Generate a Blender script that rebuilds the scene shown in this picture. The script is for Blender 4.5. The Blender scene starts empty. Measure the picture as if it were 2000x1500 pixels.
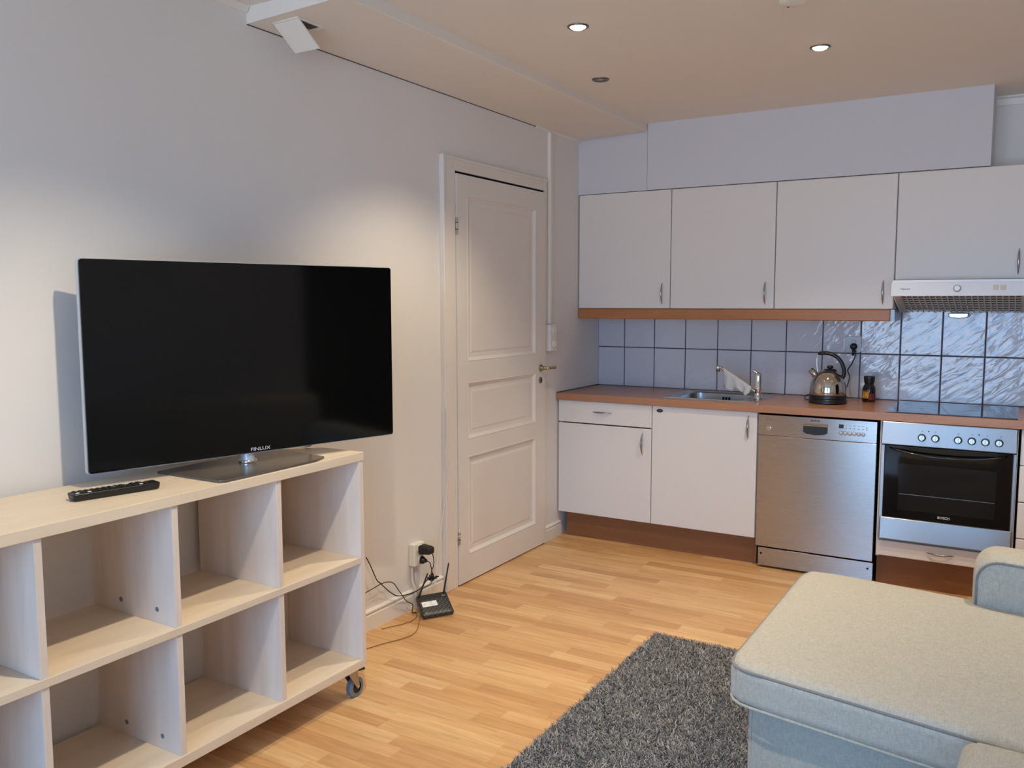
import bpy, bmesh, math, random
import numpy as np
from mathutils import Vector, Matrix
random.seed(7)
PI = math.pi
S = bpy.context.scene
COL = S.collection

# ------------------------------------------------------------------ camera
CAM = dict(x=2.4168, y=-5.1658, z=1.4384, yaw=0.539, pitch=-0.0968, roll=-0.0017, f=1674.0)
cd = bpy.data.cameras.new('camera')
cam = bpy.data.objects.new('camera', cd)
COL.objects.link(cam)
cd.sensor_width = 36.0
cd.lens = CAM['f'] / 2000 * 36
cd.clip_start = 0.05
_r = Vector((math.cos(CAM['yaw']), math.sin(CAM['yaw']), 0))
_f = Vector((-math.sin(CAM['yaw']), math.cos(CAM['yaw']), 0))
_cp, _sp = math.cos(CAM['pitch']), math.sin(CAM['pitch'])
_f2 = _f * _cp + Vector((0, 0, 1)) * _sp
_u2 = -_f * _sp + Vector((0, 0, 1)) * _cp
_cr, _sr = math.cos(CAM['roll']), math.sin(CAM['roll'])
_r3 = _r * _cr + _u2 * _sr
_u3 = -_r * _sr + _u2 * _cr
m = Matrix.Identity(4)
for i in range(3):
    m[i][0] = _r3[i]; m[i][1] = _u3[i]; m[i][2] = -_f2[i]
m.translation = Vector((CAM['x'], CAM['y'], CAM['z']))
cam.matrix_world = m
S.camera = cam

# ------------------------------------------------------------------ exposure, sky, daylight
S.view_settings.view_transform = 'Standard'
S.view_settings.look = 'None'
S.view_settings.gamma = 1
S.view_settings.use_curve_mapping = False
S.view_settings.exposure = 0.72
try:
    S.cycles.use_denoising = True
    S.cycles.max_bounces = 10
    S.cycles.diffuse_bounces = 6
    S.cycles.sample_clamp_indirect = 6
except Exception:
    pass
W = bpy.data.worlds.new('sky'); S.world = W; W.use_nodes = True
bgn = W.node_tree.nodes['Background']
_nt = W.node_tree
_tc = _nt.nodes.new('ShaderNodeTexCoord'); _sx = _nt.nodes.new('ShaderNodeSeparateXYZ'); _rp = _nt.nodes.new('ShaderNodeValToRGB')
_nt.links.new(_tc.outputs['Generated'], _sx.inputs[0]); _ma = _nt.nodes.new('ShaderNodeMath'); _ma.operation = 'MULTIPLY_ADD'
_ma.inputs[1].default_value = 0.5; _ma.inputs[2].default_value = 0.5
_nt.links.new(_sx.outputs['Z'], _ma.inputs[0]); _nt.links.new(_ma.outputs[0], _rp.inputs['Fac']); _nt.links.new(_rp.outputs['Color'], bgn.inputs[0])
_rp.color_ramp.elements[0].position = 0.49; _rp.color_ramp.elements[0].color = (0.53, 0.69, 0.93, 1)     # pale ground outside
_rp.color_ramp.elements[1].position = 0.51; _rp.color_ramp.elements[1].color = (0.26, 0.56, 1.0, 1)       # sky
bgn.inputs[1].default_value = 5.8
SPOT_W = 42.0            # each lit ceiling spot
WARM = (1.0, 0.85, 0.63)
# portal for the daylight through the window behind the camera
WINS = ((0.62, 2.33, 0.28, 2.30), (2.75, 3.95, 0.28, 2.30))  # the second window is added, out of view, to brighten the room
for wx0, wx1, wz0, wz1 in WINS:
    pl = bpy.data.lights.new('window_daylight', 'AREA'); pl.shape = 'RECTANGLE'; pl.size = wx1 - wx0; pl.size_y = wz1 - wz0
    pl.cycles.is_portal = True
    plo = bpy.data.objects.new('window_daylight', pl); COL.objects.link(plo)
    plo.location = ((wx0 + wx1) / 2, -6.62, (wz0 + wz1) / 2); plo.rotation_euler = (PI / 2, 0, 0)

# ------------------------------------------------------------------ helpers
WPOS = {}
def srgb(r, g, b):
    def c(v):
        v /= 255.0
        return v / 12.92 if v <= 0.04045 else ((v + 0.055) / 1.055) ** 2.4
    return (c(r), c(g), c(b), 1)

def tag(o, label=None, cat=None, group=None, kind=None):
    if label: o['label'] = label
    if cat: o['category'] = cat
    if group: o['group'] = group
    if kind: o['kind'] = kind
    return o

def thing(name, label, cat, loc, group=None, kind=None):
    o = bpy.data.objects.new(name, None); COL.objects.link(o)
    o.location = loc; o.empty_display_size = 0.05
    WPOS[o.name] = Vector(loc)
    return tag(o, label, cat, group, kind)

def obj(name, bm, mat, parent=None, smooth=False, bevel=0, seg=2, label=None, M=None, recalc=True, kind=None):
    if M is not None: bm.transform(M)
    if recalc: bmesh.ops.recalc_face_normals(bm, faces=bm.faces[:])
    me = bpy.data.meshes.new(name)
    co = [v.co for v in bm.verts]
    lo = Vector((min(c[i] for c in co) for i in range(3))); hi = Vector((max(c[i] for c in co) for i in range(3)))
    ctr = (lo + hi) / 2; ctr.z = lo.z
    bm.transform(Matrix.Translation(-ctr))
    bm.to_mesh(me); bm.free()
    me.materials.append(mat)
    if smooth:
        for p in me.polygons: p.use_smooth = True
    o = bpy.data.objects.new(name, me); COL.objects.link(o)
    o.location = ctr; WPOS[o.name] = ctr
    if parent is not None:
        o.parent = parent
        o.location = ctr - WPOS[parent.name]
    if bevel:
        b = o.modifiers.new('bevel', 'BEVEL'); b.width = bevel; b.segments = seg; b.limit_method = 'ANGLE'
        b.angle_limit = math.radians(40)
        for p in me.polygons: p.use_smooth = True
        b.harden_normals = True
    if label: o['label'] = label
    if kind: o['kind'] = kind
    return o

def B(): return bmesh.new()

def box(bm, x0, x1, y0, y1, z0, z1):
    v = [bm.verts.new((x, y, z)) for z in (z0, z1) for y in (y0, y1) for x in (x0, x1)]
    for f in ((0, 2, 3, 1), (4, 5, 7, 6), (0, 1, 5, 4), (2, 6, 7, 3), (0, 4, 6, 2), (1, 3, 7, 5)):
        bm.faces.new([v[i] for i in f])
    return bm

def bx(*a): return box(B(), *a)

def hexa(bm, pts):      # 8 corners, order as in box()
    v = [bm.verts.new(p) for p in pts]
    for f in ((0, 2, 3, 1), (4, 5, 7, 6), (0, 1, 5, 4), (2, 6, 7, 3), (0, 4, 6, 2), (1, 3, 7, 5)):
        bm.faces.new([v[i] for i in f])
    return bm

def catmull(pts, n=8):
    P = [Vector(p) for p in pts]
    if len(P) < 3: return P
    P = [P[0] * 2 - P[1]] + P + [P[-1] * 2 - P[-2]]
    out = []
    for i in range(1, len(P) - 2):
        p0, p1, p2, p3 = P[i - 1:i + 3]
        for k in range(n):
            t = k / n
            out.append(0.5 * ((2 * p1) + (-p0 + p2) * t + (2 * p0 - 5 * p1 + 4 * p2 - p3) * t * t + (-p0 + 3 * p1 - 3 * p2 + p3) * t ** 3))
    out.append(P[-2])
    return out

def tube(bm, pts, r, n=10, closed=False, flat=None, up=None):
    """r: number or list of radii; flat: squash factor along the 'up' axis"""
    P = [Vector(p) for p in pts]
    R = [r] * len(P) if not isinstance(r, (list, tuple)) else list(r)
    rings = []
    ref = None
    for i, p in enumerate(P):
        if closed: t = P[(i + 1) % len(P)] - P[i - 1]
        else: t = P[min(i + 1, len(P) - 1)] - P[max(i - 1, 0)]
        if t.length < 1e-9: t = Vector((0, 0, 1))
        t.normalize()
        if up is not None:
            a = Vector(up) - t * t.dot(Vector(up)); a.normalize()
        elif ref is None:
            a = t.orthogonal().normalized()
        else:
            a = ref - t * t.dot(ref)
            a = a.normalized() if a.length > 1e-6 else t.orthogonal().normalized()
        ref = a
        b = t.cross(a)
        fl = flat or 1.0
        rings.append([bm.verts.new(p + (a * math.cos(k * 2 * PI / n) * fl + b * math.sin(k * 2 * PI / n)) * R[i]) for k in range(n)])
    m = len(rings)
    for i in range(m if closed else m - 1):
        A, C = rings[i], rings[(i + 1) % m]
        for k in range(n):
            bm.faces.new((A[k], A[(k + 1) % n], C[(k + 1) % n], C[k]))
    if not closed:
        bm.faces.new(rings[0][::-1]); bm.faces.new(rings[-1])
    return bm

def lathe(bm, prof, c, n=32, axis='Z', cap=True):
    """prof [(r, h)...] around an axis through c"""
    c = Vector(c); rings = []
    for r, h in prof:
        ring = []
        for k in range(n):
            a = 2 * PI * k / n
            u, v = r * math.cos(a), r * math.sin(a)
            d = {'Z': (u, v, h), 'Y': (u, h, v), 'X': (h, u, v)}[axis]
            ring.append(bm.verts.new(c + Vector(d)))
        rings.append(ring)
    for A, C in zip(rings, rings[1:]):
        for k in range(n):
            bm.faces.new((A[k], A[(k + 1) % n], C[(k + 1) % n], C[k]))
    if cap:
        bm.faces.new(rings[0][::-1]); bm.faces.new(rings[-1])
    return bm

def cyl(bm, c, r, h, axis='Z', n=24): return lathe(bm, [(r, 0), (r, h)], c, n, axis)

def prism(bm, poly, a0, a1, axis='Y'):
    """poly: 2-D points; extruded along axis between a0 and a1"""
    def P(p, a): return {'Y': (p[0], a, p[1]), 'X': (a, p[0], p[1]), 'Z': (p[0], p[1], a)}[axis]
    A = [bm.verts.new(P(p, a0)) for p in poly]; C = [bm.verts.new(P(p, a1)) for p in poly]
    n = len(poly)
    for i in range(n): bm.faces.new((A[i], A[(i + 1) % n], C[(i + 1) % n], C[i]))
    bm.faces.new(A[::-1]); bm.faces.new(C)
    return bm

def rbox(sx, sy, sz, r, n=10, bulge=0.0, fn=None):
    """soft rounded block centred on x,y, base at z=0; fn maps every point"""
    bm = B()
    bmesh.ops.create_cube(bm, size=2)
    bmesh.ops.subdivide_edges(bm, edges=bm.edges[:], cuts=n * 2 - 1, use_grid_fill=True)
    hx, hy, hz = sx / 2, sy / 2, sz / 2
    for v in bm.verts:
        p = []
        for c, h in zip(v.co, (hx, hy, hz)):
            # more grid lines in the rounded border
            s = math.copysign(1, c); a = abs(c)
            flat = max(h - r, 1e-4)
            if a > 0.5: q = flat + (a - 0.5) / 0.5 * r
            else: q = a / 0.5 * flat
            p.append(s * q)
        inner = Vector([max(-(h - r), min(h - r, q)) for q, h in zip(p, (hx, hy, hz))])
        d = Vector(p) - inner
        if d.length > 1e-9:
            mx = max(abs(x) for x in d)
            d = d.normalized() * mx
        q = inner + d
        if bulge:
            ux, uy = q.x / hx, q.y / hy
            w = max(0, (1 - ux ** 4)) * max(0, (1 - uy ** 4))
            if q.z > 0: q.z += bulge * w
        q.z += hz
        if fn: q = Vector(fn(q))
        v.co = q
    return bm

def text(body, size, M, mat, name, parent, extr=0.0006, label=None, bold=False, sx=1.0):
    cu = bpy.data.curves.new(name, 'FONT'); cu.body = body; cu.size = size
    cu.align_x = 'CENTER'; cu.align_y = 'CENTER'; cu.extrude = extr; cu.resolution_u = 3
    if bold: cu.offset = size * 0.02
    tmp = bpy.data.objects.new('tmp_text', cu); COL.objects.link(tmp)
    me = tmp.to_mesh()
    bm = B(); bm.from_mesh(me)
    bpy.data.objects.remove(tmp); bpy.data.curves.remove(cu)
    bm.transform(Matrix.Diagonal((sx, 1, 1, 1)))
    return obj(name, bm, mat, parent, M=M, label=label, recalc=False)

def face_mat(origin, right, up):
    r = Vector(right).normalized(); u = Vector(up).normalized(); n = r.cross(u)
    M = Matrix.Identity(4)
    for i in range(3):
        M[i][0] = r[i]; M[i][1] = u[i]; M[i][2] = n[i]
    M.translation = Vector(origin)
    return M

# ------------------------------------------------------------------ materials
def mat(name, col, rough=0.5, metal=0.0, spec=0.5, coat=0, emit=None, estr=0, aniso=0):
    m = bpy.data.materials.new(name); m.use_nodes = True
    p = m.node_tree.nodes['Principled BSDF']
    p.inputs['Base Color'].default_value = col
    p.inputs['Roughness'].default_value = rough
    p.inputs['Metallic'].default_value = metal
    p.inputs['Specular IOR Level'].default_value = spec
    p.inputs['Coat Weight'].default_value = coat
    if emit: p.inputs['Emission Color'].default_value = emit; p.inputs['Emission Strength'].default_value = estr
    if aniso: p.inputs['Anisotropic'].default_value = aniso
    return m
def nodes(m): return m.node_tree.nodes, m.node_tree.links, m.node_tree.nodes['Principled BSDF']
def N(nt, t, **kw):
    n = nt.new(t)
    for k, v in kw.items():
        if k in n.inputs: n.inputs[k].default_value = v
        else: setattr(n, k, v)
    return n
def coords(nt, L, scale=(1, 1, 1), rot=(0, 0, 0), loc=(0, 0, 0)):
    g = nt.new('ShaderNodeNewGeometry')
    mp = nt.new('ShaderNodeMapping'); mp.inputs['Scale'].default_value = scale
    mp.inputs['Rotation'].default_value = rot; mp.inputs['Location'].default_value = loc
    L.new(g.outputs['Position'], mp.inputs['Vector'])
    return mp.outputs['Vector']
def add_bump(m, scale=200, dist=0.001, strength=0.3, detail=3, sc=(1, 1, 1)):
    nt, L, p = nodes(m)
    n = N(nt, 'ShaderNodeTexNoise', Scale=scale, Detail=detail)
    L.new(coords(nt, L, sc), n.inputs['Vector'])
    b = N(nt, 'ShaderNodeBump', Strength=strength, Distance=dist)
    L.new(n.outputs['Fac'], b.inputs['Height']); L.new(b.outputs['Normal'], p.inputs['Normal'])
    return m
def add_vary(m, c1, c2, scale=4, sc=(1, 1, 1), detail=3, lo=0.3, hi=0.7):
    nt, L, p = nodes(m)
    n = N(nt, 'ShaderNodeTexNoise', Scale=scale, Detail=detail)
    L.new(coords(nt, L, sc), n.inputs['Vector'])
    r = nt.new('ShaderNodeValToRGB')
    r.color_ramp.elements[0].position = lo; r.color_ramp.elements[0].color = c1
    r.color_ramp.elements[1].position = hi; r.color_ramp.elements[1].color = c2
    L.new(n.outputs['Fac'], r.inputs['Fac']); L.new(r.outputs['Color'], p.inputs['Base Color'])
    return m

M_wall = add_bump(add_vary(mat('wall_paint', srgb(226, 222, 217), 0.75, spec=0.25), srgb(225, 221, 217), srgb(230, 226, 221), 1.3), 60, 0.001, 0.12)
M_ceil = add_bump(mat('ceiling_paint', srgb(230, 223, 213), 0.8, spec=0.2), 50, 0.001, 0.1)
M_trim = add_bump(mat('trim_paint', srgb(230, 225, 217), 0.4, spec=0.4), 30, 0.001, 0.08)
M_door = add_bump(add_vary(mat('door_paint', srgb(226, 219, 210), 0.38, spec=0.4), srgb(224, 216, 207), srgb(229, 223, 214), 3), 18, 0.002, 0.06)
M_soffit = add_bump(mat('soffit_board', srgb(208, 207, 211), 0.6, spec=0.3), 120, 0.0006, 0.1)
M_cab = add_bump(mat('cabinet_laminate', srgb(226, 219, 211), 0.38, spec=0.4), 160, 0.0004, 0.08)
M_carc = mat('cabinet_carcass', srgb(215, 209, 200), 0.5)
M_hood = mat('hood_enamel', srgb(244, 244, 244), 0.28, spec=0.5)
M_cream = mat('cream_plastic', srgb(222, 210, 180), 0.4)
M_plast = mat('white_plastic', srgb(232, 227, 216), 0.35)
M_chrome = mat('chrome', (0.82, 0.82, 0.83, 1), 0.08, metal=1)
M_satin = mat('satin_metal', (0.40, 0.39, 0.385, 1), 0.26, metal=1)
M_dsatin = mat('dark_metal', (0.22, 0.21, 0.2, 1), 0.35, metal=1)
M_brass = mat('brass', (0.72, 0.56, 0.32, 1), 0.22, metal=1)
M_obrass = mat('aged_brass', (0.30, 0.24, 0.14, 1), 0.35, metal=1)
M_silver = mat('silver_plastic', srgb(200, 203, 205), 0.3, metal=0.3)
M_black = mat('black_plastic', srgb(22, 22, 23), 0.35)
M_blackm = mat('matt_black_plastic', srgb(26, 25, 25), 0.6)
M_void = mat('dark_gap', (0.004, 0.004, 0.004, 1), 0.9, spec=0.1)
M_screen = mat('screen_glass', (0.0035, 0.0034, 0.0033, 1), 0.07, spec=0.36)
M_logo = mat('logo_print', srgb(205, 207, 210), 0.4)
M_print = mat('dark_print', srgb(45, 45, 50), 0.5)
M_greyp = mat('grey_print', srgb(110, 112, 118), 0.5)
M_ovglass = mat('oven_glass', (0.004, 0.004, 0.0045, 1), 0.06, spec=0.5)
M_ovin = mat('oven_inner_glass', (0.010, 0.010, 0.010, 1), 0.12, spec=0.5)
M_hob = mat('hob_glass', (0.006, 0.006, 0.008, 1), 0.05, spec=0.8)
M_plate = add_bump(mat('smoked_glass_plate', srgb(104, 96, 90), 0.2, spec=0.6, metal=0.35), 300, 0.0002, 0.05)
M_wirew = mat('white_cable', srgb(222, 216, 205), 0.5)
M_wireg = mat('grey_cable', srgb(150, 143, 135), 0.5)
M_wireb = mat('brown_cable', srgb(150, 106, 62), 0.5)
M_emit = mat('lamp_face', (1, 1, 1, 1), 0.4, emit=(1.0, 0.93, 0.80, 1), estr=14)
M_off = mat('unlit_lamp_face', srgb(190, 185, 170), 0.2)
M_sticker = add_vary(mat('paper_sticker', srgb(225, 225, 220), 0.6), srgb(190, 190, 190), srgb(238, 238, 234), 60, (1, 1, 8), lo=0.36, hi=0.46)
M_bottle = mat('dark_jar_glass', (0.012, 0.010, 0.008, 1), 0.08, spec=0.6)
M_lid = mat('jar_lid', srgb(34, 27, 22), 0.4)
M_red = mat('red_label', srgb(120, 38, 36), 0.5)
M_gold = add_vary(mat('gold_label', srgb(190, 130, 30), 0.5), srgb(225, 165, 40), srgb(140, 75, 25), 45)
M_rubber = mat('grey_rubber', srgb(112, 122, 130), 0.6)
M_hinge = mat('painted_hinge', srgb(190, 180, 165), 0.4, metal=0.2)

def steel(name, col, rough, vertical=True):
    m = mat(name, col, rough, metal=1, aniso=0.92)
    nt, L, p = nodes(m)
    t = nt.new('ShaderNodeCombineXYZ')
    t.inputs['Z'].default_value = 1.0
    L.new(t.outputs['Vector'], p.inputs['Tangent'])
    n = N(nt, 'ShaderNodeTexNoise', Scale=3.0, Detail=5)
    L.new(coords(nt, L, (1, 1, 160)), n.inputs['Vector'])
    r = N(nt, 'ShaderNodeMapRange'); r.inputs['To Min'].default_value = rough - 0.02; r.inputs['To Max'].default_value = rough + 0.02
    L.new(n.outputs['Fac'], r.inputs['Value']); L.new(r.outputs['Result'], p.inputs['Roughness'])
    return m
M_steel = steel('brushed_steel', (0.47, 0.45, 0.43, 1), 0.27)
M_steel2 = steel('oven_steel', (0.36, 0.355, 0.35, 1), 0.34)
M_sink = mat('sink_steel', (0.50, 0.49, 0.47, 1), 0.27, metal=1)
M_kettle = mat('polished_steel', (0.60, 0.56, 0.50, 1), 0.06, metal=1)

def wood(name, c1, c2, rough, grain_axis='X', scale=5.0, spec=0.45, stretch=14, bump=0.05):
    m = mat(name, c1, rough, spec=spec)
    nt, L, p = nodes(m)
    sc = {'X': (1, stretch, stretch), 'Y': (stretch, 1, stretch), 'Z': (stretch, stretch, 1)}[grain_axis]
    v = coords(nt, L, sc)
    n1 = N(nt, 'ShaderNodeTexNoise', Scale=scale, Detail=6, Roughness=0.6, Distortion=0.4)
    L.new(v, n1.inputs['Vector'])
    r = nt.new('ShaderNodeValToRGB')
    r.color_ramp.elements[0].position = 0.3; r.color_ramp.elements[0].color = c1
    r.color_ramp.elements[1].position = 0.72; r.color_ramp.elements[1].color = c2
    L.new(n1.outputs['Fac'], r.inputs['Fac']); L.new(r.outputs['Color'], p.inputs['Base Color'])
    b = N(nt, 'ShaderNodeBump', Strength=bump, Distance=0.001)
    L.new(n1.outputs['Fac'], b.inputs['Height']); L.new(b.outputs['Normal'], p.inputs['Normal'])
    return m
M_top = wood('beech_worktop', srgb(166, 116, 84), srgb(180, 130, 97), 0.28, 'X', 3.0, 0.5, 8)
M_plinth = wood('beech_plinth', srgb(130, 84, 50), srgb(142, 94, 58), 0.45, 'X', 3, 0.4, 10)
M_corn = wood('beech_pelmet', srgb(168, 108, 64), srgb(182, 120, 74), 0.35, 'X', 3, 0.45, 10)
M_birchH = wood('pale_birch_along', srgb(220, 202, 178), srgb(232, 216, 193), 0.42, 'Y', 2.6, 0.35, 9)
M_birchV = wood('pale_birch_upright', srgb(220, 204, 190), srgb(234, 220, 206), 0.42, 'Z', 2.6, 0.35, 9)  # uprights coloured greyer to carry the blue daylight on them

def parquet():
    m = mat('oak_parquet', srgb(215, 160, 100), 0.3, spec=0.45)
    nt, L, p = nodes(m)
    def math_(op, a, b=None, c=None):
        n = nt.new('ShaderNodeMath'); n.operation = op
        for i, x in enumerate((a, b, c)):
            if x is None: continue
            if isinstance(x, (int, float)): n.inputs[i].default_value = x
            else: L.new(x, n.inputs[i])
        return n.outputs[0]
    g = nt.new('ShaderNodeNewGeometry'); s = nt.new('ShaderNodeSeparateXYZ'); L.new(g.outputs['Position'], s.inputs[0])
    X, Y = s.outputs['X'], s.outputs['Y']
    wy = 0.067
    yr = math_('DIVIDE', Y, wy); row = math_('FLOOR', yr)
    wn = nt.new('ShaderNodeTexWhiteNoise'); wn.noise_dimensions = '1D'; L.new(row, wn.inputs['W'])
    off = math_('MULTIPLY', wn.outputs['Value'], 3.7)
    xr = math_('DIVIDE', math_('ADD', X, off), 0.44); colm = math_('FLOOR', xr)
    cc = nt.new('ShaderNodeCombineXYZ'); L.new(row, cc.inputs[0]); L.new(colm, cc.inputs[1])
    w2 = nt.new('ShaderNodeTexWhiteNoise'); w2.noise_dimensions = '3D'; L.new(cc.outputs[0], w2.inputs['Vector'])
    ramp = nt.new('ShaderNodeValToRGB')
    e = ramp.color_ramp.elements
    e[0].position = 0; e[0].color = srgb(196, 148, 98); e[1].position = 1; e[1].color = srgb(226, 186, 134)
    k = ramp.color_ramp.elements.new(0.3); k.color = srgb(210, 163, 111)
    k = ramp.color_ramp.elements.new(0.7); k.color = srgb(218, 174, 122)
    L.new(w2.outputs['Value'], ramp.inputs['Fac'])
    # grain, shifted for every stave
    sh = nt.new('ShaderNodeVectorMath'); sh.operation = 'MULTIPLY_ADD'
    L.new(w2.outputs['Color'], sh.inputs[0]); sh.inputs[1].default_value = (9, 9, 9)
    mp = nt.new('ShaderNodeMapping'); mp.inputs['Scale'].default_value = (2.2, 30, 1)
    L.new(g.outputs['Position'], mp.inputs['Vector']); L.new(mp.outputs[0], sh.inputs[2])
    n1 = N(nt, 'ShaderNodeTexNoise', Scale=1.6, Detail=7, Roughness=0.62, Distortion=0.7); L.new(sh.outputs[0], n1.inputs['Vector'])
    r2 = nt.new('ShaderNodeValToRGB')
    r2.color_ramp.elements[0].position = 0.33; r2.color_ramp.elements[0].color = (0.80, 0.77, 0.72, 1)
    r2.color_ramp.elements[1].position = 0.66; r2.color_ramp.elements[1].color = (1.08, 1.08, 1.08, 1)
    L.new(n1.outputs['Fac'], r2.inputs['Fac'])
    mx = nt.new('ShaderNodeMix'); mx.data_type = 'RGBA'; mx.blend_type = 'MULTIPLY'; mx.inputs['Factor'].default_value = 1
    L.new(ramp.outputs['Color'], mx.inputs['A']); L.new(r2.outputs['Color'], mx.inputs['B'])
    # joints: fine lines between staves, a little stronger between boards (3 strips)
    fy = math_('FRACT', yr); dy = math_('MULTIPLY', math_('MINIMUM', fy, math_('SUBTRACT', 1, fy)), wy)
    fx = math_('FRACT', xr); dx = math_('MULTIPLY', math_('MINIMUM', fx, math_('SUBTRACT', 1, fx)), 0.44)
    line = math_('LESS_THAN', math_('MINIMUM', dy, dx), 0.0006)
    y3 = math_('DIVIDE', Y, wy * 3); f3 = math_('FRACT', y3); d3 = math_('MULTIPLY', math_('MINIMUM', f3, math_('SUBTRACT', 1, f3)), wy * 3)
    line3 = math_('LESS_THAN', d3, 0.0011)
    la = math_('ADD', math_('MULTIPLY', line, 0.18), math_('MULTIPLY', line3, 0.22))
    m2 = nt.new('ShaderNodeMix'); m2.data_type = 'RGBA'; L.new(la, m2.inputs['Factor'])
    L.new(mx.outputs['Result'], m2.inputs['A']); m2.inputs['B'].default_value = srgb(90, 55, 28)
    L.new(m2.outputs['Result'], p.inputs['Base Color'])
    b = N(nt, 'ShaderNodeBump', Strength=0.12, Distance=0.0006); L.new(n1.outputs['Fac'], b.inputs['Height'])
    L.new(b.outputs['Normal'], p.inputs['Normal'])
    rr = N(nt, 'ShaderNodeMapRange'); rr.inputs['To Min'].default_value = 0.24; rr.inputs['To Max'].default_value = 0.4
    L.new(n1.outputs['Fac'], rr.inputs['Value']); L.new(rr.outputs['Result'], p.inputs['Roughness'])
    return m
M_floor = parquet()

def tiles():
    m = mat('glazed_tile', srgb(204, 202, 208), 0.11, spec=0.75)
    nt, L, p = nodes(m)
    # rolling hand-made glaze: streaks that run down to the right
    v = coords(nt, L, (1, 1, 1), (0, math.radians(38), 0))
    mp = nt.new('ShaderNodeMapping'); mp.inputs['Scale'].default_value = (9, 1, 30); L.new(v, mp.inputs['Vector'])
    n1 = N(nt, 'ShaderNodeTexNoise', Scale=1.0, Detail=3, Roughness=0.5, Distortion=0.5); L.new(mp.outputs[0], n1.inputs['Vector'])
    n2 = N(nt, 'ShaderNodeTexNoise', Scale=9.0, Detail=2); L.new(coords(nt, L), n2.inputs['Vector'])
    ad = nt.new('ShaderNodeMath'); ad.operation = 'ADD'; L.new(n1.outputs['Fac'], ad.inputs[0]); L.new(n2.outputs['Fac'], ad.inputs[1])
    b = N(nt, 'ShaderNodeBump', Strength=0.6, Distance=0.005); L.new(ad.outputs[0], b.inputs['Height'])
    L.new(b.outputs['Normal'], p.inputs['Normal'])
    return m
M_tile = tiles()
M_joint = mat('joint_shadow', srgb(96, 86, 78), 0.8, spec=0.1)  # shadow tone for the joint under the beam
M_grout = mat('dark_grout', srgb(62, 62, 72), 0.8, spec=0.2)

def fabric(name, c1, c2, sc=420):
    m = mat(name, c1, 0.9, spec=0.15)
    nt, L, p = nodes(m)
    p.inputs['Sheen Weight'].default_value = 0.15
    def wv(scale):
        n = N(nt, 'ShaderNodeTexNoise', Scale=1.0, Detail=2, Roughness=0.6); L.new(coords(nt, L, scale), n.inputs['Vector']); return n
    a = wv((sc, sc * 0.12, sc * 0.12)); c = wv((sc * 0.12, sc, sc)); d = wv((90, 90, 90))
    ad = nt.new('ShaderNodeMath'); ad.operation = 'ADD'; L.new(a.outputs['Fac'], ad.inputs[0]); L.new(c.outputs['Fac'], ad.inputs[1])
    a2 = nt.new('ShaderNodeMath'); a2.operation = 'MULTIPLY_ADD'; L.new(d.outputs['Fac'], a2.inputs[0]); a2.inputs[1].default_value = 0.6; L.new(ad.outputs[0], a2.inputs[2])
    r = nt.new('ShaderNodeValToRGB'); r.color_ramp.elements[0].position = 0.30; r.color_ramp.elements[1].position = 0.75
    r.color_ramp.elements[0].color = c1; r.color_ramp.elements[1].color = c2
    hv = nt.new('ShaderNodeMath'); hv.operation = 'MULTIPLY'; hv.inputs[1].default_value = 0.385; L.new(a2.outputs[0], hv.inputs[0])
    L.new(hv.outputs[0], r.inputs['Fac']); L.new(r.outputs['Color'], p.inputs['Base Color'])
    b = N(nt, 'ShaderNodeBump', Strength=0.35, Distance=0.0015); L.new(a2.outputs[0], b.inputs['Height']); L.new(b.outputs['Normal'], p.inputs['Normal'])
    return m
M_sofa = fabric('linen_fabric', srgb(160, 155, 144), srgb(206, 200, 185))
M_pipe = fabric('linen_piping', srgb(120, 118, 114), srgb(150, 146, 138))
M_cloth = add_bump(mat('cotton_cloth', srgb(205, 200, 195), 0.9, spec=0.1), 70, 0.003, 0.3)
M_rug = mat('grey_pile', srgb(120, 116, 113), 0.95, spec=0.1)

# ================================================================== the room
RX, RY = 4.2, -6.6
ZC = 2.473            # ceiling
ZB = 2.437            # underside of the boxed beam
def struct(name, bm, m, parent=None, **k):
    o = obj(name, bm, m, parent, **k)
    if parent is None: o['kind'] = 'structure'
    return o
struct('floor', bx(-0.15, 6.2, RY - 0.15, 0.15, -0.12, 0), M_floor)
struct('ceiling', bx(-0.15, 6.2, RY - 0.15, 0.15, ZC, ZC + 0.12), M_ceil)
struct('wall_left', bx(-0.15, 0, RY - 0.15, 0.15, 0, ZC), M_wall)
wb = struct('wall_back', bx(0, 6.2, 0, 0.15, 0, ZC), M_wall)
bm = B()                                    # wall to the right with the opening to an unlit hall
box(bm, RX, RX + 0.12, RY - 0.15, -1.95, 0, ZC); box(bm, RX, RX + 0.12, -1.95, -0.75, 2.12, ZC); box(bm, RX, RX + 0.12, -0.75, 0, 0, ZC)
struct('wall_right', bm, M_wall)
struct('wall_hall', bx(6.0, 6.15, RY - 0.15, 0, 0, ZC), mat('hall_unlit', srgb(60, 50, 44), 0.8))  # dark wall colour stands for the lack of light in the hall
struct('wall_hall_side', bx(RX + 0.12, 6.0, -2.35, -2.23, 0, ZC), mat('hall_unlit_side', srgb(60, 50, 44), 0.8))  # same darkened colour for the unlit side
bm = B(); xa = 0
for wx0, wx1, wz0, wz1 in WINS:
    box(bm, xa, wx0, RY - 0.15, RY, 0, ZC); xa = wx1
    box(bm, wx0, wx1, RY - 0.15, RY, 0, wz0); box(bm, wx0, wx1, RY - 0.15, RY, wz1, ZC)
box(bm, xa, RX, RY - 0.15, RY, 0, ZC)
struct('wall_front', bm, M_wall)
M_pane = bpy.data.materials.new('window_pane'); M_pane.use_nodes = True
nt = M_pane.node_tree; nt.nodes.clear()
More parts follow.
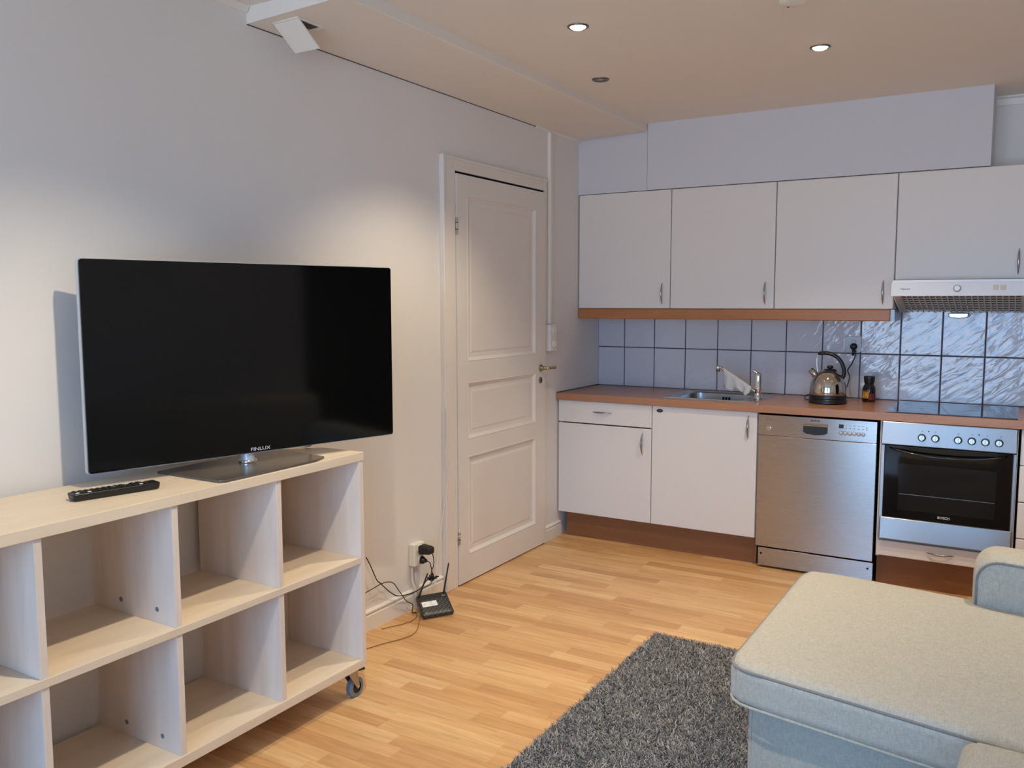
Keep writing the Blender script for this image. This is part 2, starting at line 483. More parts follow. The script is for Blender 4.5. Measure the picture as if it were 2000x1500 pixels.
ou = nt.nodes.new('ShaderNodeOutputMaterial'); tr = nt.nodes.new('ShaderNodeBsdfTransparent'); gl = nt.nodes.new('ShaderNodeBsdfGlossy')
gl.inputs['Roughness'].default_value = 0.02; mxs = nt.nodes.new('ShaderNodeMixShader'); fr = nt.nodes.new('ShaderNodeFresnel'); fr.inputs['IOR'].default_value = 1.45
nt.links.new(fr.outputs[0], mxs.inputs[0]); nt.links.new(tr.outputs[0], mxs.inputs[1]); nt.links.new(gl.outputs[0], mxs.inputs[2]); nt.links.new(mxs.outputs[0], ou.inputs[0])
t = 0.05
for k, (wx0, wx1, wz0, wz1) in enumerate(WINS):
    bm = B(); xm = (wx0 + wx1) / 2
    box(bm, wx0, wx0 + t, RY - 0.1, RY - 0.03, wz0, wz1); box(bm, wx1 - t, wx1, RY - 0.1, RY - 0.03, wz0, wz1)
    box(bm, wx0 + t, wx1 - t, RY - 0.1, RY - 0.03, wz0, wz0 + t); box(bm, wx0 + t, wx1 - t, RY - 0.1, RY - 0.03, wz1 - t, wz1)
    box(bm, xm - 0.025, xm + 0.025, RY - 0.1, RY - 0.03, wz0 + t, wz1 - t)
    win = struct('window_%d' % (k + 1), bm, M_trim)  # the second unit is an addition for extra daylight
    for a_, b_ in ((wx0 + t, xm - 0.025), (xm + 0.025, wx1 - t)):
        obj('glass_pane', bx(a_, b_, RY - 0.07, RY - 0.064, wz0 + t, wz1 - t), M_pane, win)

# boxed beam along the left wall, its thin cornice and the soffit over the wall cupboards
BW = 0.453
bm = B(); prism(bm, [(0.0, 2.415), (BW - 0.004, 2.430), (BW, 2.433), (BW, ZC), (0.0, ZC)], -2.95, -0.330, 'Y')
struct('trim_1', bm, M_ceil)
bm = B(); prism(bm, [(0, 2.405), (0.006, 2.405), (0.012, 2.410), (0.016, 2.4155), (0, 2.4149)], -0.86, -0.331, 'Y')
bm2 = bm; prism(bm2, [(0, ZC - 0.022), (0.008, ZC - 0.022), (0.02, ZC - 0.004), (0.02, ZC), (0, ZC)], RY, -2.953, 'Y')
struct('trim_2', bm2, M_trim)
struct('trim_3', bx(0.0, BW - 0.001, -0.316, -0.004, 2.089, ZC), M_soffit)
t4 = struct('trim_4', bx(BW + 0.003, 2.234, -0.326, -0.004, 2.089, ZC), M_soffit)
bm = B(); prism(bm, [(0, ZC - 0.045), (-0.012, ZC - 0.045), (-0.018, ZC - 0.015), (-0.03, ZC - 0.008), (-0.03, ZC), (0, ZC)], 2.22, RX, 'X')
struct('trim_5', bm, M_trim)
obj('seam_shade', bx(BW - 0.0012, BW + 0.0032, -0.3185, -0.300, 2.089, 2.4295), M_grout, t4)  # dark strip fills the seam, its shade put in as colour
obj('shadow_joint', bx(0.0003, 0.0022, -2.95, -0.86, 2.4118, 2.4148), M_joint, bpy.data.objects['trim_2'])  # brown strip drawn as the shadow line between beam and wall
# baseboards
def skirt(name, y0, y1):
    bm = B(); prism(bm, [(0, 0), (0.016, 0), (0.016, 0.066), (0.012, 0.069), (0.012, 0.076), (0.017, 0.080), (0.017, 0.086), (0.006, 0.092), (0, 0.092)], y0, y1, 'Y')
    return struct(name, bm, M_trim)
skirt('baseboard_left', RY, -1.812)
skirt('baseboard_left_kitchen', -0.768, -0.56)
# tiled splashback (tiles and grout are one surface of the back wall)
grout = obj('grout_bed', bx(0, 2.90, -0.006, 0, 0.884, 1.545), M_grout, wb)
TW, TX0, TZ, TH = 0.2056, 0.1851, 1.1379, 0.2545
bm = B()
g = 0.0024
for i in range(-1, 14):
    x0, x1 = max(TX0 + i * TW, 0.0) + g, TX0 + (i + 1) * TW - g
    if i == -1: x0 = 0.001
    if x1 > 2.9: x1 = 2.9
    for z0, z1 in ((TZ - TH, TZ), (TZ, TZ + TH), (TZ + TH, 1.544)):
        a, b_ = max(z0 + g, 0.8850), z1 - g
        e = 0.003
        v = [(x0, -0.0075, a), (x1, -0.0075, a), (x1, -0.0075, b_), (x0, -0.0075, b_)]
        w = [(x0 + e, -0.011, a + e), (x1 - e, -0.011, a + e), (x1 - e, -0.011, b_ - e), (x0 + e, -0.011, b_ - e)]
        V = [bm.verts.new(q) for q in v]; Wv = [bm.verts.new(q) for q in w]
        U = [bm.verts.new((q[0], -0.002, q[2])) for q in v]
        bm.faces.new(Wv)
        for k in range(4):
            bm.faces.new((V[k], V[(k + 1) % 4], Wv[(k + 1) % 4], Wv[k])); bm.faces.new((U[k], U[(k + 1) % 4], V[(k + 1) % 4], V[k]))
obj('wall_tiles', bm, M_tile, wb)

# ------------------------------------------------------------------ door
door = thing('door_1', None, None, (0, -1.24, 0), kind='structure')
bm = B()
D0, D1, DT = -1.688, -0.792, 2.052
arch = lambda y0, y1, z0, z1: (box(bm, 0, 0.022, y0, y1, z0, z1))
arch(-1.790, -1.692, 0, 2.122); arch(-1.692, -0.790, 2.064, 2.122); arch(-0.788, -0.772, 0, 2.122)
box(bm, 0, 0.027, -1.796, -1.778, 0, 2.13); box(bm, 0, 0.027, -1.778, -0.768, 2.114, 2.13)
obj('door_frame', bm, M_door, door, bevel=0.003)
obj('gap', bx(0.0005, 0.012, -1.691, -0.792, DT, 2.0635), M_void, door)  # black strip gives the gap above the leaf its shade
bm = B()
XF, XB = 0.026, 0.004
pan = [(-1.600, -0.905, 1.135, 1.950), (-1.600, -0.905, 0.740, 1.030), (-1.603, -0.915, 0.145, 0.655)]
box(bm, XB, XF, D0, -1.600, 0.008, DT); box(bm, XB, XF, -0.905, D1, 0.008, DT)
zz = [0.008, 0.145, 0.655, 0.740, 1.030, 1.135, 1.950, DT]
for a, b_ in ((0, 1), (2, 3), (4, 5), (6, 7)): box(bm, XB, XF, -1.600, -0.905, zz[a], zz[b_])
def rings(bm, y0, y1, z0, z1, prof):
    R = [[bm.verts.new(q) for q in ((x, y0 + d, z0 + d), (x, y1 - d, z0 + d), (x, y1 - d, z1 - d), (x, y0 + d, z1 - d))] for d, x in prof]
    for A, C in zip(R, R[1:]):
        for k in range(4): bm.faces.new((A[k], A[(k + 1) % 4], C[(k + 1) % 4], C[k]))
    bm.faces.new(R[-1])
leaf = obj('door_leaf', bm, M_door, door)
for y0, y1, z0, z1 in pan:
    y0, y1 = -1.600, -0.905
    bm = B(); rings(bm, y0, y1, z0, z1, [(0, XB), (0, XF), (0.004, XF + 0.002), (0.010, XF - 0.003), (0.020, XF - 0.011), (0.040, XF - 0.012), (0.052, XF - 0.009)])
    obj('door_panel', bm, M_door, leaf)
for z in (1.80, 0.26):
    bm = B(); cyl(bm, (0.028, -1.690, z - 0.04), 0.006, 0.08); cyl(bm, (0.028, -1.690, z - 0.003), 0.0068, 0.006)
    h = obj('hinge', bm, M_hinge, door, smooth=True)
    bm = B(); cyl(bm, (0.028, -1.690, z + 0.014), 0.0075, 0.003); cyl(bm, (0.028, -1.690, z - 0.018), 0.0075, 0.003)
    obj('hinge_ring', bm, M_blackm, h)
bm = B(); lathe(bm, [(0.021, 0), (0.021, 0.003), (0.014, 0.006), (0.009, 0.02), (0.008, 0.046)], (XF, -0.846, 1.052), 24, 'X')
hd = obj('door_handle', bm, M_obrass, door, smooth=True, label='small brass lever handle')
bm = B(); tube(bm, [(XF + 0.040, -0.850, 1.052), (XF + 0.046, -0.83, 1.052), (XF + 0.046, -0.80, 1.051), (XF + 0.046, -0.775, 1.052), (XF + 0.046, -0.765, 1.052), (XF + 0.046, -0.752, 1.052), (XF + 0.046, -0.742, 1.052)],
             [0.009, 0.0085, 0.007, 0.0075, 0.0115, 0.009, 0.003], 14)
obj('lever', bm, M_brass, hd, smooth=True)
bm = B(); lathe(bm, [(0.019, 0), (0.019, 0.003), (0.013, 0.005), (0.012, 0.0055)], (XF, -0.848, 0.982), 24, 'X')
kp = obj('keyhole_plate', bm, M_obrass, door, smooth=True)
obj('keyhole', bx(XF + 0.0056, XF + 0.0064, -0.851, -0.845, 0.972, 0.990), M_void, kp)

# ------------------------------------------------------------------ surface conduit, sockets
bm = B(); box(bm, 0.0, 0.020, -0.722, -0.694, 1.302, 2.404)
tag(obj('cable_trunking', bm, M_plast, bevel=0.003), 'white vertical cable trunking on the wall between door and kitchen, from ceiling to socket', 'trunking')
def face_socket(parent, x, y, z, axis='X'):
    bm = B()
    if axis == 'X': lathe(bm, [(0.021, 0), (0.021, 0.007), (0.017, 0.009), (0.016, 0.002), (0.001, 0.002)], (x, y, z), 24, 'X', cap=False)
    else: lathe(bm, [(0.021, 0), (0.021, -0.004), (0.018, -0.005), (0.0175, -0.001), (0.001, -0.001)], (x, y, z), 24, 'Y', cap=False)
    return obj('socket_well', bm, M_plast, parent, smooth=False)
so = thing('wall_socket', 'white surface-mounted double wall socket at the lower end of the trunking beside the door', 'socket', (0.02, -0.70, 1.14))
obj('socket_box', bx(0, 0.034, -0.742, -0.660, 1.142, 1.300), M_plast, so, bevel=0.006)
for z in (1.262, 1.184): face_socket(so, 0.0345, -0.700, z)
so = thing('wall_socket', 'white wall socket box low on the wall beside the door, holding two black plugs', 'socket', (0.02, -2.03, 0.2))
obj('socket_box', bx(0, 0.036, -2.068, -1.985, 0.205, 0.312), M_plast, so, bevel=0.006)
for z in (0.286, 0.236): face_socket(so, 0.0365, -2.026, z)
for q, y in enumerate((-2.055, -2.030)):
    bm = B(); tube(bm, [(0.010, y, 0.204), (0.010, y, 0.13), (0.022, y + 0.004, 0.10), (0.026, y + 0.006, 0.075), (0.026, y + 0.006, 0.012)], 0.0055, 10)
    tag(obj('cable', bm, M_wirew, smooth=True), ('painted white cable running down from the low socket box, nearer the shelf unit', 'painted white cable running down from the low socket box, nearer the door')[q], 'cable', 'painted cables under the low socket')
# plugs with their leads
pg = thing('power_adapter', 'big black plug-in adapter in the upper hole of the low wall socket, with its lead', 'adapter', (0.08, -2.03, 0.27))
bm = rbox(0.052, 0.052, 0.046, 0.012, 4, fn=lambda q: (0.038 + (q.x + 0.026) * 1.35, -2.026 + q.y * (1 - 0.18 * (q.x + 0.026) / 0.052), 0.262 + q.z * (1 - 0.25 * (q.x + 0.026) / 0.052) + 0.006 * (q.x + 0.026) / 0.052))
obj('adapter_body', bm, M_blackm, pg, smooth=True)
bm = B(); tube(bm, catmull([(0.107, -2.024, 0.272), (0.112, -2.022, 0.24), (0.108, -2.02, 0.21), (0.098, -2.022, 0.185), (0.10, -2.01, 0.165), (0.09, -2.01, 0.145)]), 0.0022, 8)
obj('lead', bm, M_black, pg, smooth=True)
pg = thing('power_plug', 'small round black plug in the low wall socket, its lead looping towards the shelf unit', 'plug', (0.06, -2.03, 0.22))
bm = B(); lathe(bm, [(0.018, 0.0), (0.018, 0.014), (0.012, 0.022), (0.007, 0.034)], (0.040, -2.026, 0.232), 18, 'X'); obj('plug_body', bm, M_black, pg, smooth=True)
bm = B(); tube(bm, catmull([(0.074, -2.026, 0.232), (0.088, -2.020, 0.224), (0.092, -2.018, 0.205), (0.095, -2.015, 0.185), (0.092, -2.012, 0.165), (0.075, -2.03, 0.14), (0.06, -2.05, 0.11), (0.05, -2.10, 0.098), (0.04, -2.19, 0.108), (0.035, -2.24, 0.135),
                                (0.03, -2.31, 0.20), (0.03, -2.335, 0.225), (0.03, -2.375, 0.30), (0.03, -2.40, 0.34)]), 0.0024, 8)
obj('lead', bm, M_black, pg, smooth=True)
bm = B(); tube(bm, catmull([(0.03, -2.42, 0.185), (0.03, -2.36, 0.19), (0.03, -2.29, 0.195), (0.035, -2.23, 0.18), (0.04, -2.19, 0.13), (0.04, -2.14, 0.07), (0.045, -2.10, 0.04), (0.05, -2.11, 0.006), (0.06, -2.09, 0.004)]), 0.0022, 8)
tag(obj('cable', bm, mat('dark_brown_cable', srgb(58, 48, 40), 0.5), smooth=True), 'dark thin cable arching from behind the shelf unit down over the baseboard', 'cable')
bm = B(); tube(bm, catmull([(0.06, -2.09, 0.003), (0.10, -2.15, 0.003), (0.10, -2.22, 0.003), (0.07, -2.29, 0.003), (0.05, -2.33, 0.003)]), 0.0018, 6)
tag(obj('cable', bm, M_wireb, smooth=True), 'thin brown cable curling on the floor along the baseboard', 'cable')
bm = B(); tube(bm, catmull([(0.085, -2.09, 0.003), (0.13, -2.16, 0.003), (0.20, -2.28, 0.003), (0.20, -2.36, 0.003), (0.16, -2.46, 0.003), (0.12, -2.60, 0.003), (0.11, -2.80, 0.003)]), 0.0018, 6)
tag(obj('cable', bm, M_wireb, smooth=True), 'thin brown cable crossing the floor from the router to under the shelf unit', 'cable')
bm = B(); tube(bm, catmull([(0.034, -1.80, 0.93), (0.034, -1.80, 0.80), (0.032, -1.803, 0.68), (0.034, -1.796, 0.60), (0.034, -1.806, 0.52), (0.030, -1.825, 0.42), (0.028, -1.85, 0.30), (0.030, -1.875, 0.20), (0.045, -1.91, 0.12), (0.055, -1.94, 0.085)]), 0.0026, 8)
tag(obj('cable', bm, M_wirew, smooth=True), 'white cable hanging down along the near side of the door frame', 'cable')
bm = B(); tube(bm, catmull([(0.055, -1.945, 0.13), (0.05, -1.97, 0.10), (0.04, -2.02, 0.09), (0.035, -2.045, 0.06), (0.05, -2.06, 0.006), (0.075, -2.05, 0.004)]), 0.004, 8)
tag(obj('cable', bm, M_wireg, smooth=True), 'short thick grey cable hanging over the baseboard behind the router', 'cable')
# bundled tie
bm = B()
for k in range(7):
    a = random.uniform(0, 2 * PI); b_ = random.uniform(-.6, .6)
    c = Vector((0.085, -1.995, 0.148)); d = Vector((math.cos(a) * math.cos(b_), math.sin(a) * math.cos(b_), math.sin(b_))) * random.uniform(.016, .028)
    e = Vector((random.uniform(-.01, .01), random.uniform(-.01, .01), random.uniform(-.02, .02)))
    tube(bm, catmull([c - d, c + e, c + d], 4), 0.0035, 6)
tag(obj('cable_bundle', bm, M_black, smooth=True), 'knotted bundle of black cable tied above the router', 'cable')

# ------------------------------------------------------------------ router
rt = thing('wifi_router', 'black textured wifi router with two antennas leaning on the floor by the door frame', 'router', (0.15, -2.06, 0.0))
e1 = Vector((0.080, 0.128, 0)).normalized(); per = Vector((-0.848, 0.53, 0)); tl = math.radians(33)
e2 = per * math.cos(tl) + Vector((0, 0, 1)) * math.sin(tl)
RM = face_mat((0.151, -2.155, 0.018), e1, e2)      # x along front edge, y up the slope, z out of the face
def ckpattern():
    m = mat('router_shell', srgb(30, 30, 31), 0.35)
    nt, L, p = nodes(m)
    tc = nt.new('ShaderNodeTexCoord'); mp = nt.new('ShaderNodeMapping'); mp.inputs['Scale'].default_value = (120, 120, 120); mp.inputs['Rotation'].default_value = (0.6, 0.3, 0.78)
    L.new(tc.outputs['Object'], mp.inputs[0]); ck = nt.new('ShaderNodeTexChecker'); ck.inputs['Scale'].default_value = 1
    ck.inputs['Color1'].default_value = srgb(24, 24, 25); ck.inputs['Color2'].default_value = srgb(74, 74, 73)
    L.new(mp.outputs[0], ck.inputs['Vector']); L.new(ck.outputs['Color'], p.inputs['Base Color'])
    b = N(nt, 'ShaderNodeBump', Strength=0.5, Distance=0.001); L.new(ck.outputs['Fac'], b.inputs['Height']); L.new(b.outputs['Normal'], p.inputs['Normal'])
    return m
bm = rbox(0.150, 0.118, 0.024, 0.005, 3); bm.transform(Matrix.Translation((0.075, 0.060, -0.021)))
obj('body', bm, ckpattern(), rt, smooth=True, M=RM)
bm = B(); box(bm, 0.003, 0.147, 0.090, 0.117, 0.0028, 0.0042)
obj('back_band', bm, M_black, rt, M=RM)
bm = B(); box(bm, 0.012, 0.085, 0.050, 0.078, 0.0031, 0.0040); obj('sticker', bm, M_sticker, rt, M=RM)
text('ASUS', 0.007, RM @ Matrix.Translation((0.128, 0.098, 0.0045)), M_logo, 'maker_mark', rt, 0.0002)
for ax, d in ((0.012, Vector((-0.02, 0.25, 0.97))), (0.135, Vector((-0.10, 0.45, 0.9)))):
    p0 = RM @ Vector((ax, 0.112, 0.004)); d = d.normalized()
    if ax < 0.05: d = Vector((0.05, 0.52, 0.80)).normalized()
    L_ = 0.115 if ax < .05 else 0.14
    bm = B(); tube(bm, [p0 - d * 0.008, p0, p0 + d * 0.03, p0 + d * (L_ - 0.006), p0 + d * L_], [0.006, 0.0078, 0.0068, 0.0056, 0.002], 12, flat=0.6)
    obj('antenna', bm, M_black, rt, smooth=True)

# ------------------------------------------------------------------ ceiling fittings
def downlight(x, y, lit, label, z=ZC, energy=None, tilt=(0, 0), size=104):
    t = thing('ceiling_spotlight', label, 'ceiling light', (x, y, z - 0.004), 'recessed ceiling spotlights')
    bm = B(); lathe(bm, [(0.030, 0.004), (0.030, -0.004), (0.036, -0.006), (0.041, -0.003), (0.041, 0.0)], (x, y, z), 32, 'Z', cap=False)
    obj('ring', bm, M_dsatin if lit else M_dsatin, t, smooth=True)
    bm = B()
    if lit: lathe(bm, [(0.001, -0.011), (0.018, -0.011), (0.027, -0.007), (0.0295, -0.002)], (x, y, z), 28, 'Z', cap=False)
    else: lathe(bm, [(0.001, -0.002), (0.012, -0.002)], (x, y, z), 24, 'Z', cap=False)
    obj('lamp', bm, M_emit if lit else M_off, t, smooth=True, recalc=False)
    if not lit:
        bm = B(); lathe(bm, [(0.012, -0.001), (0.030, -0.0035)], (x, y, z), 24, 'Z', cap=False); obj('reflector', bm, M_dsatin, t, smooth=True)
    if lit:
        l = bpy.data.lights.new('spot_beam', 'SPOT'); l.energy = energy or SPOT_W; l.color = WARM; l.spot_size = math.radians(size); l.spot_blend = 0.65
        l.shadow_soft_size = 0.030
        o = bpy.data.objects.new('spot_beam', l); COL.objects.link(o); o.parent = t; o.location = (0, 0, -0.016)
        o.rotation_euler = (tilt[0], tilt[1], 0)
downlight(0.907, -2.15, True, 'lit recessed ceiling spotlight nearer the boxed beam', energy=40, tilt=(0, math.radians(11)))
downlight(1.639, -1.397, True, 'lit recessed ceiling spotlight over the kitchen floor', energy=40)
downlight(0.649, -1.395, False, 'unlit recessed ceiling spotlight, the smaller dark ring near the beam')
downlight(1.27, -3.75, True, 'lit recessed ceiling spotlight above the television', energy=64, tilt=(0, math.radians(13)))
downlight(2.75, -1.75, True, 'lit recessed ceiling spotlight above the sofa armrest', energy=46, size=98)
downlight(2.75, -3.10, True, 'lit recessed ceiling spotlight above the sofa seat', energy=8)
bm = B(); lathe(bm, [(0.050, 0.0), (0.050, -0.014), (0.044, -0.020), (0.025, -0.022), (0.001, -0.022)], (1.683, -2.055, ZC), 36, 'Z', cap=False)
sd = thing('smoke_detector', 'round white smoke detector on the ceiling', 'smoke detector', (1.683, -2.055, ZC))
obj('housing', bm, M_plast, sd, smooth=True)
bm = B(); cyl(bm, (1.655, -2.015, ZC - 0.0205), 0.0035, 0.003, n=10); obj('indicator', bm, M_print, sd)

# ------------------------------------------------------------------ air vent with a hanging flap
v = thing('air_vent', 'square white air vent under the beam with its flap hanging open', 'vent', (0.14, -2.83, ZB))
bm = B()
vx0, vx1, vy0, vy1 = 0.078, 0.200, -2.904, -2.770; ZB = 2.4215
for a in ((vx0, vx1, vy0, vy0 + 0.010), (vx0, vx1, vy1 - 0.010, vy1), (vx0, vx0 + 0.010, vy0 + 0.010, vy1 - 0.010), (vx1 - 0.010, vx1, vy0 + 0.010, vy1 - 0.010)):
    box(bm, a[0], a[1], a[2], a[3], ZB - 0.006, ZB)
obj('frame', bm, M_plast, v, bevel=0.0015)
obj('duct_opening', bx(vx0 + 0.01, vx1 - 0.01, vy0 + 0.01, vy1 - 0.01, ZB - 0.002, ZB - 0.0005), mat('duct_grey', srgb(78, 72, 66), 0.8), v)
bm = B()
p0, p1 = Vector((0, -2.902, 2.422)), Vector((0, -2.794, 2.341))
nrm = Vector((0, p1.z - p0.z, -(p1.y - p0.y))).normalized() * 0.003
P8 = []
for q in (p0, p1):
    for s in (-1, 1):
        for x in (0.078, 0.198): P8.append(Vector((x, 0, 0)) + q + nrm * s)
hexa(bm, P8); obj('flap', bm, M_plast, v, bevel=0.001)

# ================================================================== kitchen
KF = -0.592        # front plane of the base cabinet doors
DW0, DW1, C1, OV1 = 1.2146, 1.8168, 0.6107, 2.4158
def bow_handle(parent, p0, p1, out=0.022, w=0.0056, name='handle', mt=None):
    p0, p1 = Vector(p0), Vector(p1); n = 16; pts = []; R = []
    for i in range(n + 1):
        t_ = i / n; a = math.sin(PI * t_)
        pts.append(p0.lerp(p1, t_) + Vector((0, -out * (a ** 0.75), 0))); R.append(0.0012 + w * (a ** 0.8))
    bm = B(); tube(bm, pts, R, 10)
    return obj(name, bm, mt or M_satin, parent, smooth=True)
def carcass(parent, x0, x1, yf, z0, z1, yb=-0.004, back=True, th=0.016, top=False):
    bm = B()
    box(bm, x0, x0 + th, yf, yb, z0, z1); box(bm, x1 - th, x1, yf, yb, z0, z1)
    box(bm, x0 + th, x1 - th, yf, yb, z0, z0 + th)
    if top: box(bm, x0 + th, x1 - th, yf, yb, z1 - th, z1)
    box(bm, x0 + th, x1 - th, yb - 0.006, yb, z0 + th, z1 - (th if top else 0))
    return obj('body', bm, M_carc, parent)
def front(name, parent, x0, x1, z0, z1, yf=KF, th=0.019, gap=0.0017, bev=0.005):
    return obj(name, bx(x0 + gap, x1 - gap, yf, yf + th, z0 + gap, z1 - gap), M_cab, parent, bevel=bev, seg=3)
ZD, ZT = 0.1536, 0.8445
ZW = 0.8838
# base cabinet with drawer and door
c = thing('base_cabinet', 'white base cabinet with one drawer over a door, next to the wall corner', 'cabinet', (0.3, -0.3, ZD))
carcass(c, 0.012, C1 - 0.001, KF + 0.021, ZD, ZT)
d = front('drawer', c, 0.008, C1, 0.7095, ZT); bow_handle(d, (0.237, KF, 0.782), (0.362, KF, 0.782), 0.020, 0.0045)
d = front('door', c, 0.008, C1, ZD, 0.7065); bow_handle(d, (0.556, KF, 0.552), (0.556, KF, 0.682))
bm = B(); cyl(bm, (0.045, -0.50, 0.03), 0.016, 0.115, n=16); cyl(bm, (0.045, -0.50, 0.0), 0.024, 0.03, n=16)
cyl(bm, (0.045, -0.50, 0.145), 0.024, 0.0086, n=16)
obj('foot', bm, M_plast, c)
# sink cabinet
c = thing('base_cabinet', 'white base cabinet with a single tall door and oval maker plate under the sink', 'cabinet', (0.91, -0.3, ZD))
carcass(c, C1 + 0.001, DW0 - 0.004, KF + 0.021, ZD, ZT)
d = front('door', c, C1, DW0 - 0.003, ZD, ZT); bow_handle(d, (1.163, KF, 0.694), (1.163, KF, 0.822))
bm = B(); lathe(bm, [(0.019, 0), (0.019, -0.002), (0.016, -0.003)], (0, 0, 0), 28, 'Y'); bm.transform(Matrix.Translation((0.659, KF, 0.816)) @ Matrix.Diagonal((1, 1, 0.52, 1)))
pl_ = obj('maker_plate', bm, M_black, d, smooth=False)
text('Sigdal', 0.010, face_mat((0.659, KF - 0.0034, 0.8165), (1, 0, 0), (0, 0, 1)), M_greyp, 'maker_name', d, 0.0002)
# plinth
tag(obj('plinth', bx(0.040, DW0 - 0.004, KF + 0.052, KF + 0.068, 0.0, ZD - 0.001), M_plinth), 'brown wood-effect plinth under the two white base cabinets', 'plinth')
tag(obj('plinth', bx(DW1 + 0.004, 3.03, KF + 0.052, KF + 0.068, 0.0, 0.152), M_plinth), 'brown wood-effect plinth under the oven', 'plinth')
# worktop with sink cut-out
SX0, SX1, SY0, SY1 = 0.665, 1.145, -0.485, -0.085
bm = B(); WF = -0.609
for a in ((0.001, SX0, WF, -0.012), (SX1, 3.05, WF, -0.012), (SX0, SX1, WF, SY0), (SX0, SX1, SY1, -0.012)):
    box(bm, a[0], a[1], a[2], a[3], ZT + 0.001, ZW)
bmesh.ops.remove_doubles(bm, verts=bm.verts[:], dist=0.0001)
tag(obj('worktop', bm, M_top), 'long beech-look laminate worktop along the tiled wall', 'worktop')
tag(obj('wall_edge_strip', bx(0.0015, 0.008, WF + 0.004, -0.012, ZW, ZW + 0.006), M_dsatin), 'thin dark strip where the worktop meets the side wall', 'strip')
# sink
sk = thing('kitchen_sink', 'inset stainless steel kitchen sink with one bowl', 'sink', (0.9, -0.28, ZW))
bm = B()
def rr(x0, x1, y0, y1, r, z, n=5):
    out = []
    for cx, cy, a0 in ((x1 - r, y1 - r, 0), (x0 + r, y1 - r, 90), (x0 + r, y0 + r, 180), (x1 - r, y0 + r, 270)):
        for k in range(n + 1):
            a = math.radians(a0 + 90 * k / n); out.append((cx + r * math.cos(a), cy + r * math.sin(a), z))
    return out
def loft(bm, loops, cap0=False, cap1=True):
    R = [[bm.verts.new(q) for q in l] for l in loops]; n = len(R[0])
    for A, C in zip(R, R[1:]):
        for k in range(n): bm.faces.new((A[k], A[(k + 1) % n], C[(k + 1) % n], C[k]))
    if cap0: bm.faces.new(R[0][::-1])
    if cap1: bm.faces.new(R[-1])
ox0, ox1, oy0, oy1 = 0.640, 1.178, -0.512, -0.066
loft(bm, [rr(ox0, ox1, oy0, oy1, 0.012, ZW), rr(ox0 + .001, ox1 - .001, oy0 + .001, oy1 - .001, 0.012, ZW + 0.004), rr(ox0 + .010, ox1 - .010, oy0 + .010, oy1 - .010, 0.012, ZW + 0.004),
          rr(ox0 + .016, ox1 - .016, oy0 + .016, oy1 - .016, 0.012, ZW + 0.001),
          rr(0.690, 1.085, -0.470, -0.100, 0.045, ZW + 0.001), rr(0.696, 1.079, -0.464, -0.106, 0.045, ZW - 0.006), rr(0.705, 1.070, -0.455, -0.115, 0.045, ZW - 0.13),
          rr(0.73, 1.045, -0.43, -0.14, 0.04, ZW - 0.145)])
obj('bowl', bm, M_sink, sk, smooth=False)
bm = B(); lathe(bm, [(0.040, 0.002), (0.036, 0.004), (0.02, 0.001), (0.001, 0.001)], (0.88, -0.285, ZW - 0.145), 24, 'Z', cap=False); obj('drain', bm, M_chrome, sk, smooth=True)
for k in range(3): obj('overflow_slot', bx(0.872 + k * 0.018, 0.881 + k * 0.018, -0.1175, -0.1135, ZW - 0.05, ZW - 0.024), M_void, sk)
# tap, its spout rising towards the wall corner, cloth hung over it
tp = thing('mixer_tap', 'chrome single-lever mixer tap with raised swivel spout on the sink', 'tap', (1.142, -0.335, ZW))
bm = B(); lathe(bm, [(0.024, 0.001), (0.024, 0.010), (0.019, 0.014), (0.0185, 0.052), (0.0225, 0.055), (0.0225, 0.062), (0.0210, 0.065), (0.0210, 0.130), (0.019, 0.142), (0.010, 0.150), (0.002, 0.152)], (1.142, -0.335, ZW), 32)
obj('tap_body', bm, M_chrome, tp, smooth=True)
bm = B(); tube(bm, catmull([(1.138, -0.335, ZW + 0.145), (1.12, -0.337, ZW + 0.158), (1.10, -0.338, ZW + 0.160)], 5), [0.006] * 5 + [0.007] * 5 + [0.005], 10); obj('lever', bm, M_chrome, tp, smooth=True)
sp0, sp1 = Vector((1.128, -0.332, ZW + 0.040)), Vector((0.912, -0.296, 1.052))
bm = B(); tube(bm, catmull([sp0, sp0.lerp(sp1, 0.25), sp0.lerp(sp1, 0.6), sp0.lerp(sp1, 0.93), sp1, sp1 + Vector((-0.010, 0, -0.004))], 5), 0.0085, 14); obj('spout', bm, M_chrome, tp, smooth=True)
bm = B(); lathe(bm, [(0.0125, -0.026), (0.0125, 0.004), (0.009, 0.010)], (0.898, -0.294, 1.053), 20); obj('aerator', bm, M_chrome, tp, smooth=True)
bm = B()
nu, nv = 26, 18; grid = []
for i in range(nu + 1):
    row = []
    u = i / nu; c0 = sp1.lerp(sp0, 0.10 + 0.78 * u)
    dr = (0.078 + 0.022 * math.sin(u * 2.6 + 0.5)) * (1 - 0.66 * u)
    for j in range(nv + 1):
        s_ = (j / nv - 0.5) * 2      # -1 front .. 1 back
        if abs(s_) < 0.25:
            a = s_ / 0.25 * PI / 2; q = c0 + Vector((0, math.sin(a) * 0.0115, math.cos(a) * 0.0115))
        else:
            k = (abs(s_) - 0.25) / 0.75; sg = math.copysign(1, s_)
            q = c0 + Vector((0.008 * k * math.sin(9 * u + 3 * k) , sg * (0.0115 + 0.010 * k * math.sin(19 * u + 2 * sg) + 0.004 * k), -dr * k * (1.0 if sg < 0 else 0.8) - 0.010 * k * math.sin(11 * u + sg) - 0.006 * k * math.sin(23 * u)))
        row.append(bm.verts.new(q))
    grid.append(row)
for i in range(nu):
    for j in range(nv): bm.faces.new((grid[i][j], grid[i + 1][j], grid[i + 1][j + 1], grid[i][j + 1]))
